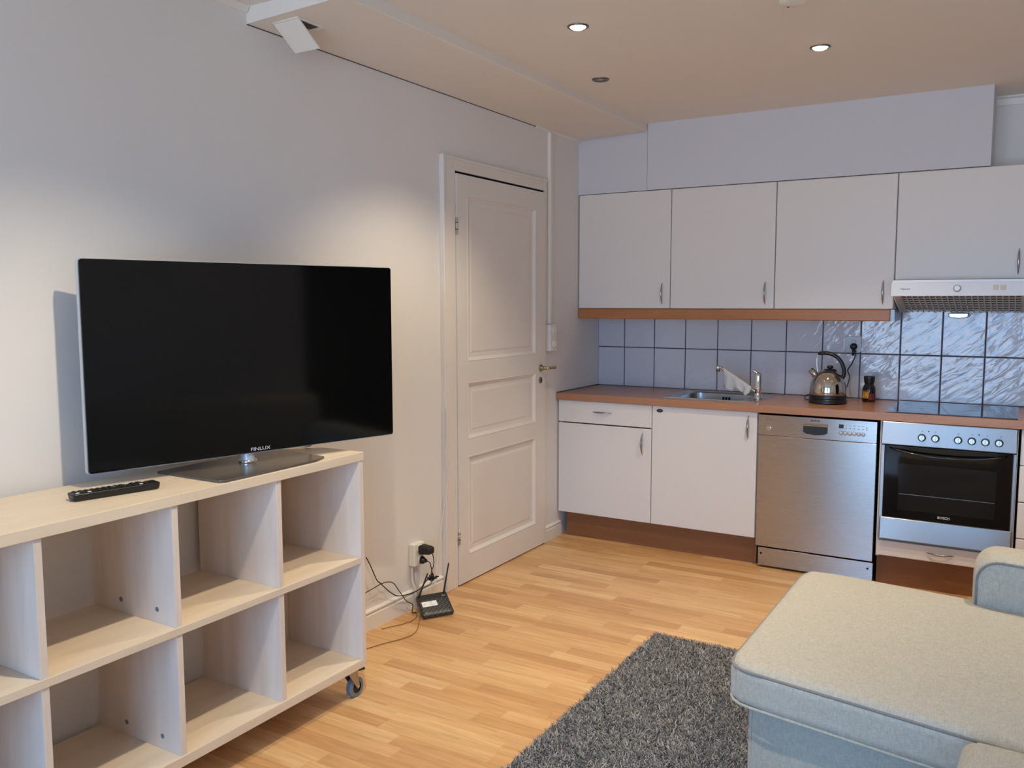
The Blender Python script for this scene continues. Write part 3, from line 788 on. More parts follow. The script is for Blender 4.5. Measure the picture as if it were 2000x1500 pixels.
cl = obj('dishcloth', bm, M_cloth, smooth=True); tag(cl, 'crumpled white dishcloth hung over the tap spout', 'cloth')
md = cl.modifiers.new('thick', 'SOLIDIFY'); md.thickness = 0.0018; md.offset = 1

# dishwasher
dw = thing('dishwasher', 'freestanding stainless steel dishwasher between the sink cabinet and the oven', 'dishwasher', (1.51, -0.3, 0))
YD = KF - 0.002
obj('body', bx(DW0 + 0.004, DW1 - 0.006, KF + 0.035, -0.03, 0.02, 0.838), M_void, dw)
X0, X1 = DW0 + 0.002, DW1 - 0.009
obj('door', bx(X0, X1, YD, YD + 0.030, 0.118, 0.7225), M_steel, dw, bevel=0.003)
cp = obj('control_panel', bx(X0, X1, YD - 0.001, YD + 0.030, 0.7235, 0.834), M_steel, dw, bevel=0.003)
bm = B(); prism(bm, [(1.449, 0.800), (1.449, 0.757), (1.465, 0.748), (1.51, 0.743), (1.555, 0.748), (1.571, 0.757), (1.571, 0.800)], YD - 0.0030, YD, 'Y')
hr = obj('grip_recess', bm, M_black, cp, bevel=0.001)
bm = B(); prism(bm, [(1.448, 0.805), (1.448, 0.789), (1.572, 0.789), (1.572, 0.805)], YD - 0.0075, YD - 0.0015, 'Y'); obj('grip_lip', bm, M_chrome, cp, bevel=0.002)
text('BOSCH', 0.0135, face_mat((1.509, YD - 0.0018, 0.8175), (1, 0, 0), (0, 0, 1)), M_print, 'maker_name', cp, 0.0004, bold=True)
text('SilencePlus', 0.0085, face_mat((1.272, YD - 0.0018, 0.811), (1, 0, 0), (0, 0, 1)), M_greyp, 'small_print', cp, 0.0004)
bm = B(); lathe(bm, [(0.0125, 0), (0.0125, -0.002), (0.0095, -0.002), (0.0095, -0.006), (0.006, -0.008)], (1.273, YD - 0.001, 0.763), 24, 'Y'); obj('power_button', bm, M_chrome, cp, smooth=False)
obj('display', bx(1.625, 1.648, YD - 0.0022, YD - 0.0005, 0.789, 0.809), M_black, cp)
for k in range(6):
    x = 1.636 + k * 0.0212
    bm = B(); lathe(bm, [(0.0092, 0), (0.0092, -0.003), (0.0065, -0.0052), (0.001, -0.0055)], (x, YD - 0.001, 0.7645), 18, 'Y', cap=False)
    pb = obj('program_button', bm, M_silver, cp, smooth=True)
    bm = B(); lathe(bm, [(0.0102, -0.0008), (0.0102, -0.0016), (0.0078, -0.0024)], (x, YD - 0.001, 0.7645), 18, 'Y', cap=False); obj('button_ring', bm, M_print, cp)
bm = B()
for k in range(5):
    x = 1.659 + k * 0.0205
    prism(bm, [(x - .003, 0.7885), (x + .003, 0.7885), (x, 0.7945)], YD - 0.0022, YD - 0.0008, 'Y')
    box(bm, x - 0.005, x + 0.005, YD - 0.0021, YD - 0.0008, 0.8045, 0.8062)
for z in (0.789, 0.799): cyl(bm, (1.7585, YD - 0.0022, z), 0.003, 0.0014, 'Y', 10)
obj('panel_symbols', bm, M_greyp, cp)
kp_ = obj('kick_plate', bx(X0 + 0.014, X1 + 0.002, YD + 0.006, YD + 0.016, 0.012, 0.110), M_steel, dw, bevel=0.001)
for x in (X0 + 0.030, X1 - 0.022):
    bm = B(); cyl(bm, (x, YD + 0.0045, 0.078), 0.0052, 0.002, 'Y', 14); obj('screw', bm, M_void, kp_)

# oven unit
oc = thing('oven_cabinet', 'white oven housing with a shallow drawer under the built-in oven', 'cabinet', (2.115, -0.3, 0.152))
bm = B(); box(bm, DW1 + 0.003, DW1 + 0.017, KF + 0.012, -0.004, 0.152, ZT); box(bm, OV1 - 0.010, OV1, KF + 0.012, -0.004, 0.152, ZT); box(bm, DW1 + 0.017, OV1 - 0.010, KF + 0.021, -0.004, 0.225, 0.239)
obj('body', bm, M_carc, oc)
d = front('drawer', oc, DW1 + 0.003, OV1 + 0.006, 0.157, 0.2395); bow_handle(d, (2.053, KF, 0.203), (2.173, KF, 0.203), 0.022, 0.0045)
ov = thing('built_in_oven', 'stainless steel built-in oven with black glass door and six knobs', 'oven', (2.12, -0.3, 0.24))
OX0, OX1 = 1.829, 2.4135
YO = KF - 0.004
obj('body', bx(1.836, 2.403, KF + 0.02, -0.06, 0.243, 0.838), M_void, ov)
# control panel, front face tipped up, ends swept back
bm = B()
hexa(bm, [(OX0, YO - 0.022, 0.729), (OX1, YO - 0.022, 0.729), (OX0, KF + 0.02, 0.729), (OX1, KF + 0.02, 0.729),
          (OX0 + 0.002, YO - 0.016, 0.843), (OX1 - 0.002, YO - 0.016, 0.843), (OX0, KF + 0.02, 0.843), (OX1, KF + 0.02, 0.843)])
pn = obj('control_panel', bm, M_steel2, ov, bevel=0.005, seg=3)
tilt = math.atan2(0.006, 0.114)
def onp(x, z, o=0.0):   # point on the tipped panel face
    y = YO - 0.022 + (z - 0.729) / 0.114 * 0.006 - o
    return Vector((x, y, z))
for x in (2.012, 2.071, 2.168, 2.226, 2.282, 2.338):
    Mk = Matrix.Translation(onp(x, 0.774)) @ Matrix.Rotation(-tilt, 4, 'X')
    bm = B(); lathe(bm, [(0.0185, 0.002), (0.0185, -0.003), (0.0150, -0.004)], (0, 0, 0), 28, 'Y')
    kb = obj('knob', bm, M_print, pn, M=Mk)
    bm = B(); lathe(bm, [(0.0150, -0.002), (0.0145, -0.016), (0.0125, -0.018), (0.001, -0.018)], (0, 0, 0), 28, 'Y', cap=False)
    box(bm, -0.0032, 0.0032, -0.024, -0.016, -0.0135, 0.0135)
    obj('knob_cap', bm, M_satin, kb, M=Mk, bevel=0.001)
bm = B()
for x in (2.041, 2.255):
    q = onp(x, 0.806); bm = B(); cyl(bm, (q.x, q.y - 0.001, q.z), 0.0034, 0.003, 'Y', 12); obj('indicator_lamp', bm, M_print, pn)
bm = B()
for x in (2.012, 2.071, 2.168, 2.226, 2.290, 2.345):
    q = onp(x, 0.806); bm = B()
    box(bm, x - 0.004, x + 0.004, q.y - 0.0008, q.y + 0.003, 0.803, 0.8045); box(bm, x - 0.0008, x + 0.0008, q.y - 0.0008, q.y + 0.003, 0.801, 0.809)
    obj('knob_symbol', bm, M_greyp, pn)
# door
bm = B(); box(bm, OX0, OX1, YO + 0.006, KF + 0.02, 0.2445, 0.7235); box(bm, OX0, 1.846, YO - 0.002, YO + 0.006, 0.2445, 0.7235); box(bm, 2.399, OX1, YO - 0.002, YO + 0.006, 0.2445, 0.7235)
od = obj('door', bm, M_steel2, ov, bevel=0.002)
obj('door_glass', bx(1.847, 2.398, YO - 0.008, YO + 0.005, 0.363, 0.7235), M_ovglass, od, bevel=0.002)
bm = B(); box(bm, 1.915, 2.335, YO - 0.0088, YO - 0.0075, 0.405, 0.635); obj('inner_window', bm, M_ovin, od)
obj('rack', bx(1.918, 2.332, YO - 0.0094, YO - 0.0086, 0.484, 0.487), M_dsatin, od)
text('BOSCH', 0.0165, face_mat((2.121, YO - 0.0088, 0.386), (1, 0, 0), (0, 0, 1)), M_logo, 'maker_name', od, 0.0003, bold=True)
bm = B(); hexa(bm, [(OX0 + 0.006, YO - 0.022, 0.252), (OX1 - 0.006, YO - 0.022, 0.252), (OX0, KF + 0.02, 0.247), (OX1, KF + 0.02, 0.247),
                    (OX0 + 0.006, YO - 0.010, 0.361), (OX1 - 0.006, YO - 0.010, 0.361), (OX0, KF + 0.02, 0.361), (OX1, KF + 0.02, 0.361)])
obj('door_sill', bm, M_steel2, od, bevel=0.005, seg=3)
pts = []
for i in range(25):
    t_ = i / 24; a = math.sin(PI * t_)
    pts.append((1.872 + 0.500 * t_, YO - 0.006 - 0.044 * a ** 0.5, 0.712 - 0.026 * a ** 0.7))
bm = B(); tube(bm, pts, 0.0055, 10); obj('door_handle', bm, mat('black_chrome', (0.06, 0.06, 0.06, 1), 0.12, metal=1), od, smooth=True)

# drawer cabinet past the oven
dc = thing('drawer_cabinet', 'white base cabinet with four stacked drawers on the far side of the oven', 'cabinet', (2.73, -0.3, ZD))
carcass(dc, OV1 + 0.012, 3.03, KF + 0.021, ZD, ZT)
for a, b_ in ((ZD, 0.327), (0.327, 0.500), (0.500, 0.672), (0.672, ZT)):
    d = front('drawer', dc, OV1 + 0.008, 3.03, a, b_); bow_handle(d, (2.66, KF, b_ - 0.06), (2.79, KF, b_ - 0.06), 0.02, 0.0045)
# hob
hb = thing('hob', 'black glass ceramic hob set in the worktop over the oven', 'hob', (2.12, -0.31, ZW))
obj('glass', bx(1.838, 2.408, -0.578, -0.060, ZW + 0.0005, ZW + 0.0050), M_hob, hb, bevel=0.0015)
bm = B()
for cx, cy, r in ((1.98, -0.44, 0.075), (1.98, -0.19, 0.09), (2.26, -0.44, 0.09), (2.26, -0.19, 0.075)):
    for r_ in (r, r - 0.002):
        pass
    bm = B(); lathe(bm, [(r, ZW + 0.0051), (r - 0.0018, ZW + 0.0052)], (cx, cy, 0), 40, 'Z', cap=False); obj('heating_zone', bm, M_greyp, hb)


# kettle
kx, ky = 1.515, -0.325
kt = thing('electric_kettle', 'polished steel dome kettle with arched black handle on a black base', 'kettle', (kx, ky, ZW))
bm = B(); lathe(bm, [(0.094, 0.0005), (0.098, 0.004), (0.098, 0.020), (0.095, 0.024), (0.094, 0.026), (0.097, 0.030), (0.096, 0.045), (0.092, 0.048)], (kx, ky, ZW), 40); obj('base', bm, M_black, kt, smooth=False, bevel=0.001)
bm = B(); prof = [(0.0945, 0.048), (0.0955, 0.054), (0.0955, 0.066)]
for k in range(1, 13):
    a = math.radians(6.2 * k); prof.append((0.0955 * math.cos(a) ** 0.84, 0.066 + 0.117 * math.sin(a)))
prof += [(0.026, 0.179), (0.001, 0.180)]
lathe(bm, prof, (kx, ky, ZW), 48, 'Z', cap=False); kbdy = obj('kettle_body', bm, M_kettle, kt, smooth=True)
bm = B(); lathe(bm, [(0.036, 0.176), (0.030, 0.184), (0.012, 0.186), (0.010, 0.188), (0.016, 0.191), (0.017, 0.199), (0.011, 0.204), (0.001, 0.205)], (kx + 0.008, ky, ZW), 28, 'Z', cap=False); obj('lid', bm, M_black, kt, smooth=True)
bm = B(); sp = [(-0.060, 0.138), (-0.076, 0.160), (-0.094, 0.178)]
tube(bm, [(kx + a, ky, ZW + z) for a, z in sp], [0.020, 0.017, 0.016], 20); obj('spout', bm, M_kettle, kt, smooth=True)
hp = [(-0.056, 0.262), (-0.045, 0.268), (-0.010, 0.270), (0.030, 0.258), (0.062, 0.228), (0.078, 0.190), (0.080, 0.160), (0.070, 0.135), (0.060, 0.128)]
q = catmull([(kx + a, ky, ZW + z) for a, z in hp], 6)
bm = B(); tube(bm, q, [0.004 + 0.0065 * min(1, i / 6) for i in range(len(q))], 12, flat=1.25, up=(0, 1, 0)); obj('handle', bm, M_black, kt, smooth=True)
bm = B(); tube(bm, catmull([(kx - 0.055, ky, ZW + 0.262), (kx - 0.062, ky, ZW + 0.24), (kx - 0.058, ky, ZW + 0.175), (kx - 0.048, ky, ZW + 0.160)], 5), 0.0016, 8); obj('handle_strut', bm, M_chrome, kt, smooth=True)
bm = B(); tube(bm, catmull([(kx - 0.09, ky + 0.02, ZW + 0.012), (kx - 0.13, ky + 0.07, ZW + 0.006), (kx - 0.14, ky + 0.12, ZW + 0.02), (kx - 0.10, ky + 0.16, ZW + 0.032), (kx - 0.05, ky + 0.17, ZW + 0.020), (kx + 0.04, ky + 0.18, ZW + 0.03),
                                (kx + 0.075, ky + 0.20, ZW + 0.12), (kx + 0.062, ky + 0.22, ZW + 0.165), (kx + 0.075, ky + 0.265, ZW + 0.20), (kx + 0.088, ky + 0.285, ZW + 0.245), (kx + 0.0885, ky + 0.288, ZW + 0.275)], 8), 0.0032, 8)
obj('power_cord', bm, M_black, kt, smooth=True)
px_, pz_ = 1.5905, 1.178
bm = B(); lathe(bm, [(0.013, 0), (0.019, -0.004), (0.019, -0.018), (0.012, -0.026)], (px_, -0.016, pz_), 24, 'Y'); tube(bm, [(px_ + 0.001, -0.030, pz_ - 0.008), (px_, -0.032, pz_ - 0.03), (px_ - 0.002, -0.034, pz_ - 0.052)], [0.010, 0.007, 0.0045], 12)
obj('plug', bm, M_black, kt, smooth=True)
so = thing('wall_socket', 'pale square double socket on the tiles behind the kettle', 'socket', (1.585, -0.012, 1.147))
obj('cover', bx(1.541, 1.628, -0.0155, -0.0112, 1.147, 1.234), mat('pale_plastic', srgb(196, 198, 202), 0.3), so, bevel=0.003)
bm = B(); z = 1.205
for a in range(8):
    an = a * PI / 4; cyl(bm, (1.588 + 0.0105 * math.cos(an), -0.0162, z + 0.0105 * math.sin(an)), 0.0019, 0.001, 'Y', 8)
obj('socket_holes', bm, M_void, so)
# jar
jx, jy = 1.697, -0.145
jr = thing('coffee_jar', 'small dark glass instant coffee jar with gold and red label, beside the kettle', 'jar', (jx, jy, ZW))
bm = B(); lathe(bm, [(0.030, 0.0005), (0.034, 0.004), (0.035, 0.060), (0.033, 0.078), (0.024, 0.096), (0.0225, 0.104)], (jx, jy, ZW), 32); obj('glass', bm, M_bottle, jr, smooth=True)
bm = B(); lathe(bm, [(0.0245, 0.100), (0.026, 0.104), (0.029, 0.128), (0.0285, 0.138), (0.026, 0.141)], (jx, jy, ZW), 32); obj('lid', bm, M_lid, jr, smooth=False)
def arc_patch(r, a0, a1, z0, z1, n=10):
    bm = B(); rows = [[bm.verts.new((jx + r * math.cos(math.radians(a0 + (a1 - a0) * k / n)), jy + r * math.sin(math.radians(a0 + (a1 - a0) * k / n)), ZW + z)) for k in range(n + 1)] for z in (z0, z1)]
    for k in range(n): bm.faces.new((rows[0][k], rows[0][k + 1], rows[1][k + 1], rows[1][k]))
    return bm
obj('label', arc_patch(0.0353, 215, 278, 0.020, 0.058), M_gold, jr); obj('label_band', arc_patch(0.0354, 215, 278, 0.059, 0.066), M_red, jr); obj('back_label', arc_patch(0.0353, 284, 330, 0.012, 0.048), M_red, jr)

# wall cupboards
YU = -0.322; ZU0, ZU1 = 1.3896, 2.0874
xs = [0.003, 0.607, 1.213, 1.8242, 2.430]
desc = ['white wall cupboard in the corner above the worktop end', 'white wall cupboard over the sink', 'white wall cupboard above the kettle, next to the hood', 'shorter white wall cupboard on top of the range hood']
hx = [0.558, 1.163, 1.772, 2.374]
for k in range(4):
    z0 = ZU0 if k < 3 else 1.5385
    c = thing('wall_cupboard', desc[k], 'cupboard', ((xs[k] + xs[k + 1]) / 2, -0.16, z0), 'white wall cupboards')
    a = xs[k] + (0.0 if k else 0.003)
    carcass(c, a + 0.001, xs[k + 1] - 0.001, YU + 0.020, z0 + 0.001, ZU1, yb=-0.013 if z0 < 1.4 else -0.013, top=True)
    d = front('door', c, a, xs[k + 1], z0, ZU1, yf=YU, bev=0.006)
    hz = 1.416 if k < 3 else 1.562
    bow_handle(d, (hx[k], YU, hz), (hx[k], YU, hz + 0.126), 0.020, 0.0046)
pm = thing('light_pelmet', 'brown wood-effect pelmet strip under the wall cupboards', 'pelmet', (0.9, -0.2, 1.328))
obj('strip', bx(0.003, 1.812, YU, YU + 0.020, 1.3285, 1.3885), M_corn, pm, bevel=0.006, seg=3)
bm = B(); box(bm, 1.8125, 1.832, YU + 0.001, -0.03, 1.3300, 1.3885); obj('end_cap', bm, M_dsatin, pm)

# range hood
hd = thing('range_hood', 'white pull-out range hood with grey grille under the short cupboard', 'range hood', (2.12, -0.25, 1.34))
HX0, HX1, HY = 1.8335, 2.430, -0.468
bm = B()
# top housing and side cheeks
box(bm, HX0, HX1, -0.460, -0.014, 1.524, 1.537)
prism(bm, [(HY + 0.02, 1.462), (HY + 0.02, 1.524), (-0.014, 1.524), (-0.014, 1.378), (-0.12, 1.372)], HX0, HX0 + 0.006, 'X')
prism(bm, [(HY + 0.02, 1.462), (HY + 0.02, 1.524), (-0.014, 1.524), (-0.014, 1.378), (-0.12, 1.372)], HX1 - 0.006, HX1, 'X')
obj('housing', bm, M_hood, hd)
bm = B(); prism(bm, [(HY, 1.462), (HY + 0.006, 1.526), (HY + 0.03, 1.530), (HY + 0.03, 1.458), (HY + 0.004, 1.458)], HX0 - 0.006, HX1, 'X')
fp = obj('front_panel', bm, M_hood, hd, bevel=0.003)
HS = (1.526 - 1.462); hy = lambda z: HY + 0.006 * (z - 1.462) / 0.064
text('Futurum', 0.0125, face_mat((1.893, hy(1.494) - 0.0006, 1.4935), (1, 0, 0), (0, 0.09, 1)), mat('blue_grey_print', srgb(110, 120, 140), 0.5), 'maker_name', fp, 0.0003, bold=True)
bm = B(); lathe(bm, [(0.0175, 0.003), (0.0175, -0.004), (0.013, -0.005)], (2.124, hy(1.495), 1.495), 28, 'Y'); kd = obj('dial', bm, mat('grey_plastic', srgb(150, 152, 155), 0.35), fp)
bm = B(); lathe(bm, [(0.0135, 0), (0.0135, -0.010), (0.011, -0.011)], (2.124, hy(1.495) - 0.002, 1.496), 28, 'Y'); obj('dial_cap', bm, M_hood, kd)
for x in (2.287, 2.318):
    obj('switch', bx(x - 0.011, x + 0.011, hy(1.497) - 0.004, hy(1.497) + 0.003, 1.486, 1.509), M_cream, fp, bevel=0.002)
# sloping grille under the hood
def sl(y): return 1.456 + (y - (HY + 0.03)) / (-0.12 - (HY + 0.03)) * (1.374 - 1.456)
y0, y1 = HY + 0.032, -0.12
bm = B(); hexa(bm, [(HX0 + 0.007, y0, sl(y0) + 0.010), (HX1 - 0.007, y0, sl(y0) + 0.010), (HX0 + 0.007, y1, sl(y1) + 0.010), (HX1 - 0.007, y1, sl(y1) + 0.010),
                    (HX0 + 0.007, y0, sl(y0) + 0.016), (HX1 - 0.007, y0, sl(y0) + 0.016), (HX0 + 0.007, y1, sl(y1) + 0.016), (HX1 - 0.007, y1, sl(y1) + 0.016)])
obj('filter', bm, mat('filter_grey', srgb(120, 115, 104), 0.7), hd)
bm = B()
def bar(xa, xb, ya, yb, h=0.004, lift=0.0):
    hexa(bm, [(xa, ya, sl(ya) + lift), (xb, ya, sl(ya) + lift), (xa, yb, sl(yb) + lift), (xb, yb, sl(yb) + lift),
              (xa, ya, sl(ya) + h + lift), (xb, ya, sl(ya) + h + lift), (xa, yb, sl(yb) + h + lift), (xb, yb, sl(yb) + h + lift)])
GX0, GX1 = HX0 + 0.036, HX1 - 0.034
for i in range(21):
    x = GX0 + (GX1 - GX0) * i / 20; bar(x - 0.0028, x + 0.0028, y0, y1)
for j in range(8):
    y = y0 + 0.004 + (y1 - y0 - 0.008) * j / 7; bar(GX0, GX1, y - 0.0022, y + 0.0022, 0.003, 0.003)
bar(HX0 + 0.007, GX0, y0, y1, 0.005); bar(GX1, HX1 - 0.007, y0, y1, 0.005)
obj('grille', bm, mat('grille_grey', srgb(190, 186, 175), 0.5), hd)
bm = B(); prism(bm, [(2.068, 1.371), (2.068, 1.353), (2.078, 1.346), (2.115, 1.343), (2.150, 1.346), (2.160, 1.353), (2.160, 1.371)], -0.125, -0.060, 'Y')
lc = obj('lamp_cover', bm, M_black, hd)
bm = B(); prism(bm, [(2.072, 1.3665), (2.072, 1.3545), (2.080, 1.3495), (2.115, 1.3465), (2.148, 1.3495), (2.156, 1.3545), (2.156, 1.3665)], -0.1265, -0.1245, 'Y')
obj('lens', bm, mat('clear_lens', srgb(190, 205, 220), 0.1, spec=0.8, metal=0.6), lc)

# ================================================================== shelf unit on castors
SXB, SXF = 0.030, 0.410
SY = [-4.412, -4.022, -3.634, -3.245, -2.848]     # divider faces (towards the door)
sh = thing('shelf_unit', 'pale birch open shelf unit on castors under the television', 'shelf unit', (0.22, -3.63, 0.0))
PT = 0.022
zb0, zb1, zm0, zm1, zt0, zt1 = 0.113, 0.143, 0.500, 0.522, 0.872, 0.9025
yl, yr = SY[0] - PT, SY[-1]
obj('top_board', bx(SXB, SXF + 0.002, yl - 0.002, yr + 0.003, zt0, zt1), M_birchH, sh, bevel=0.0015)
obj('bottom_board', bx(SXB, SXF, yl, yr, zb0, zb1), M_birchH, sh, bevel=0.001)
obj('side_panel', bx(SXB, SXF, yr - PT + 0.0005, yr, zb1, zt0), M_birchV, sh, bevel=0.001)
obj('side_panel', bx(SXB, SXF, yl, yl + PT, zb1, zt0), M_birchV, sh, bevel=0.001)
obj('middle_board', bx(SXB, SXF, yl + PT, yr - PT, zm0, zm1), M_birchH, sh, bevel=0.001)
for y in SY[1:-1]:
    for z0, z1 in ((zb1, zm0), (zm1, zt0)):
        dv = obj('divider', bx(SXB, SXF - 0.004, y - PT / 2 - 0.002, y + PT / 2 - 0.004, z0, z1), M_birchV, sh, bevel=0.001)
        ys = y - PT / 2 - 0.002
        for x, z in ((0.16, z0 + 0.040), (0.325, z0 + 0.040), (0.30, z1 - 0.020)) if y == SY[2] else ():
            bm = B(); cyl(bm, (x, ys - 0.0008, z), 0.0075, 0.001, 'Y', 16); obj('cam_cap', bm, M_rubber, dv)
obj('back_panel', bx(SXB - 0.006, SXB - 0.0005, SY[3] - 0.002, yr - 0.002, zm0 + 0.004, zt0 - 0.002), M_birchV, sh)
obj('back_strip', bx(SXB + 0.0005, SXB + 0.012, yr - PT - 0.040, yr - PT - 0.001, zb1, zm0), M_birchV, sh)
for cx, cy in ((0.372, -2.905), (0.075, -2.905), (0.372, -4.37), (0.075, -4.37)):
    bm = B(); box(bm, cx - 0.032, cx + 0.032, cy - 0.030, cy + 0.030, 0.1095, 0.1128); cyl(bm, (cx, cy + 0.0, 0.098), 0.024, 0.0115, n=20)
    yw = cy + 0.028; xw = cx + 0.004
    for s in (-1, 1):
        x_ = xw + s * 0.0155
        prism(bm, [(cy - 0.022, 0.104), (cy + 0.026, 0.104), (yw + 0.0085, 0.040), (yw, 0.030), (yw - 0.0085, 0.040)], x_ - 0.0012, x_ + 0.0012, 'X')
    cs = obj('castor', bm, M_satin, sh)
    bm = B(); lathe(bm, [(0.022, -0.012), (0.0335, -0.012), (0.0365, -0.009), (0.0365, 0.009), (0.0335, 0.012), (0.022, 0.012)], (xw, yw, 0.0367), 36, 'X', cap=False); obj('tyre', bm, M_rubber, cs, smooth=False)
    bm = B(); cyl(bm, (xw - 0.010, yw, 0.0367), 0.0235, 0.020, 'X', 32); obj('hub', bm, M_black, cs)
    bm = B(); cyl(bm, (xw - 0.019, yw, 0.0400), 0.004, 0.038, 'X', 12); obj('axle', bm, M_chrome, cs)
    bm = B(); prism(bm, [(cy + 0.005, 0.103), (cy + 0.005, 0.110), (cy + 0.066, 0.100), (cy + 0.072, 0.088), (cy + 0.05, 0.092)], xw - 0.016, xw + 0.016, 'X'); obj('brake_lever', bm, M_black, cs, bevel=0.002)

# ------------------------------------------------------------------ television
tv = thing('television', 'large flat black television turned slightly, on the shelf unit', 'television', (0.244, -3.22, zt1))
th = math.radians(15)
rv = Vector((math.sin(th), math.cos(th), 0)); TM = face_mat((0.266, -3.226, 0), rv, (0, 0, 1))   # local x to the right, y up, z out of the screen
A0, A1, TZ0, TZ1 = -0.503, 0.566, 0.9455, 1.5585
bm = B(); prism(bm, [(q[0], q[1]) for q in rr(A0, A1, TZ0, TZ1, 0.008, 0)], -0.006, 0.0, 'Z'); obj('screen', bm, M_screen, tv, M=TM)
bm = B(); prism(bm, [(q[0], q[1]) for q in rr(A0 - 0.004, A1 + 0.003, TZ0 - 0.003, TZ1 + 0.002, 0.009, 0)], -0.020, -0.0062, 'Z'); obj('rim', bm, M_silver, tv, M=TM, label='thin silver rim')
bm = B(); loft(bm, [[(q[0], q[1], z) for q in rr(A0 + a, A1 - a, TZ0 + a, TZ1 - a, 0.02, 0)] for a, z in ((0.012, -0.0202), (0.02, -0.028), (0.13, -0.048))], cap0=True); obj('back_cover', bm, M_blackm, tv, M=TM)
bm = B(); cyl(bm, (0.236, -3.218, zt1 + 0.008), 0.0235, 0.055, n=32)
nk = obj('stand_neck', bm, M_silver, tv, smooth=False, bevel=0.001)
bm = B(); lathe(bm, [(0.029, 0.0082), (0.030, 0.012), (0.029, 0.017), (0.0245, 0.0185), (0.0245, 0.013)], (0.236, -3.218, zt1), 32, cap=False); obj('neck_ring', bm, M_chrome, nk, smooth=True)
bm = B(); prism(bm, [(0.110, -3.470), (0.392, -3.470), (0.404, -3.455), (0.404, -3.075), (0.380, -3.012), (0.110, -2.975)], zt1 + 0.0005, zt1 + 0.008, 'Z')
obj('stand_base', bm, M_plate, tv, bevel=0.0015, label='smoked glass stand plate')
text('FINLUX', 0.0155, TM @ face_mat((0.030, TZ0 + 0.010, 0.0006), (1, 0, 0), (0, 1, 0)), M_logo, 'maker_name', tv, 0.0003, sx=1.35)
bm = B(); tube(bm, catmull([(0.22, -2.93, 0.99), (0.21, -2.90, 0.93), (0.19, -2.885, 0.912), (0.12, -2.87, 0.906), (0.05, -2.85, 0.9055), (0.012, -2.85, 0.86)]), 0.003, 8)
obj('power_cable', bm, M_black, tv, smooth=True)
# ------------------------------------------------------------------ remote
a = Vector((0.056, 0.237, 0)).normalized()
rm = thing('remote_control', 'long black remote control lying on the shelf unit before the television', 'remote control', (0.26, -3.70, zt1))
QM = face_mat((0.259, -3.716, zt1 + 0.0005), a, (-a.y, a.x, 0))
bm = rbox(0.238, 0.050, 0.021, 0.006, 4, fn=lambda q: (q.x * (1 - 0.03 * (1 - q.z / 0.021)), q.y * (0.86 + 0.14 * q.z / 0.021), q.z)); obj('body', bm, M_black, rm, smooth=True, M=QM)
for i in range(13):
    for j in range(3):
        if i in (6, 7) and j == 1: continue
        big = (i == 0 and j == 0) or (i == 2 and j == 2)
        cx_, cy_ = -0.104 + i * 0.0155, -0.0145 + j * 0.0145
        obj('button', bx(cx_ - 0.0045, cx_ + 0.0045, cy_ - 0.0035, cy_ + 0.0035, 0.0205, 0.0228), M_logo if (i, j) in ((0, 0), (2, 0), (11, 0), (12, 2), (9, 2)) else M_blackm, rm, M=QM, bevel=0.0008)
bm = B(); lathe(bm, [(0.0095, 0.0205), (0.0095, 0.0225), (0.0065, 0.0228), (0.006, 0.0215)], (0.0, 0, 0), 20); bm.transform(Matrix.Translation((-0.0035, 0, 0))); obj('navigation_ring', bm, M_dsatin, rm, M=QM)

# ================================================================== sofa
sf = thing('corner_sofa', 'light beige linen corner sofa with chaise cushion and rounded armrest', 'sofa', (2.6, -2.9, 0.0))
def quad(NL, NR, FR, FL, sx, sy, zb=0.0, sag=None, R=0.0):
    NL, NR, FR, FL = map(Vector, (NL, NR, FR, FL))
    def f(q):
        ax, ay = abs(q.x) - (sx / 2 - R), abs(q.y) - (sy / 2 - R)
        if R and ax > 0 and ay > 0:
            k = max(ax, ay) / math.hypot(ax, ay)
            q = Vector((math.copysign(sx / 2 - R + ax * k, q.x), math.copysign(sy / 2 - R + ay * k, q.y), q.z))
        u = q.x / sx + 0.5; v_ = q.y / sy + 0.5
        p = NL * (1 - u) * (1 - v_) + NR * u * (1 - v_) + FR * u * v_ + FL * (1 - u) * v_
        return (p.x, p.y, zb + q.z + (sag(u, v_) if sag else 0))
    return f
# base of the chaise
bm = rbox(1.4, 0.9, 0.305, 0.02, 6, fn=quad((1.795, -2.868), (3.2, -3.115), (3.2, -2.02), (1.795, -1.965), 1.4, 0.9, 0.022, R=0.05))
obj('chaise_base', bm, M_sofa, sf, smooth=True)
# chaise cushion
CQ = ((1.748, -2.912), (3.12, -3.155), (3.12, -2.10), (1.752, -1.925))
bm = rbox(1.37, 1.0, 0.120, 0.032, 14, bulge=0.018, fn=quad(*CQ, 1.37, 1.0, 0.328, R=0.075))
obj('chaise_cushion', bm, M_sofa, sf, smooth=True)
def edge_loop(Q, z, inset, r):
    P = [Vector((p[0], p[1], z)) for p in Q]; c = sum(P, Vector()) / 4; out = []
    n = len(P)
    for i in range(n):
        p = P[i]; a_ = (P[i - 1] - p).normalized(); b_ = (P[(i + 1) % n] - p).normalized()
        s = (a_ + b_); p2 = p + s * inset
        for t_ in (0, 0.25, 0.5, 0.75, 1):
            w0, w1 = p2 + a_ * r, p2 + b_ * r
            out.append(w0 * (1 - t_) ** 2 + p2 * 2 * t_ * (1 - t_) + w1 * t_ ** 2)
        q0, q1 = p2 + b_ * r, P[(i + 1) % n]
    # densify
    res = []
    for i in range(len(out)):
        a_, b_ = out[i], out[(i + 1) % len(out)]; k = max(1, int((b_ - a_).length / 0.06))
        for j in range(k): res.append(a_.lerp(b_, j / k))
    return res
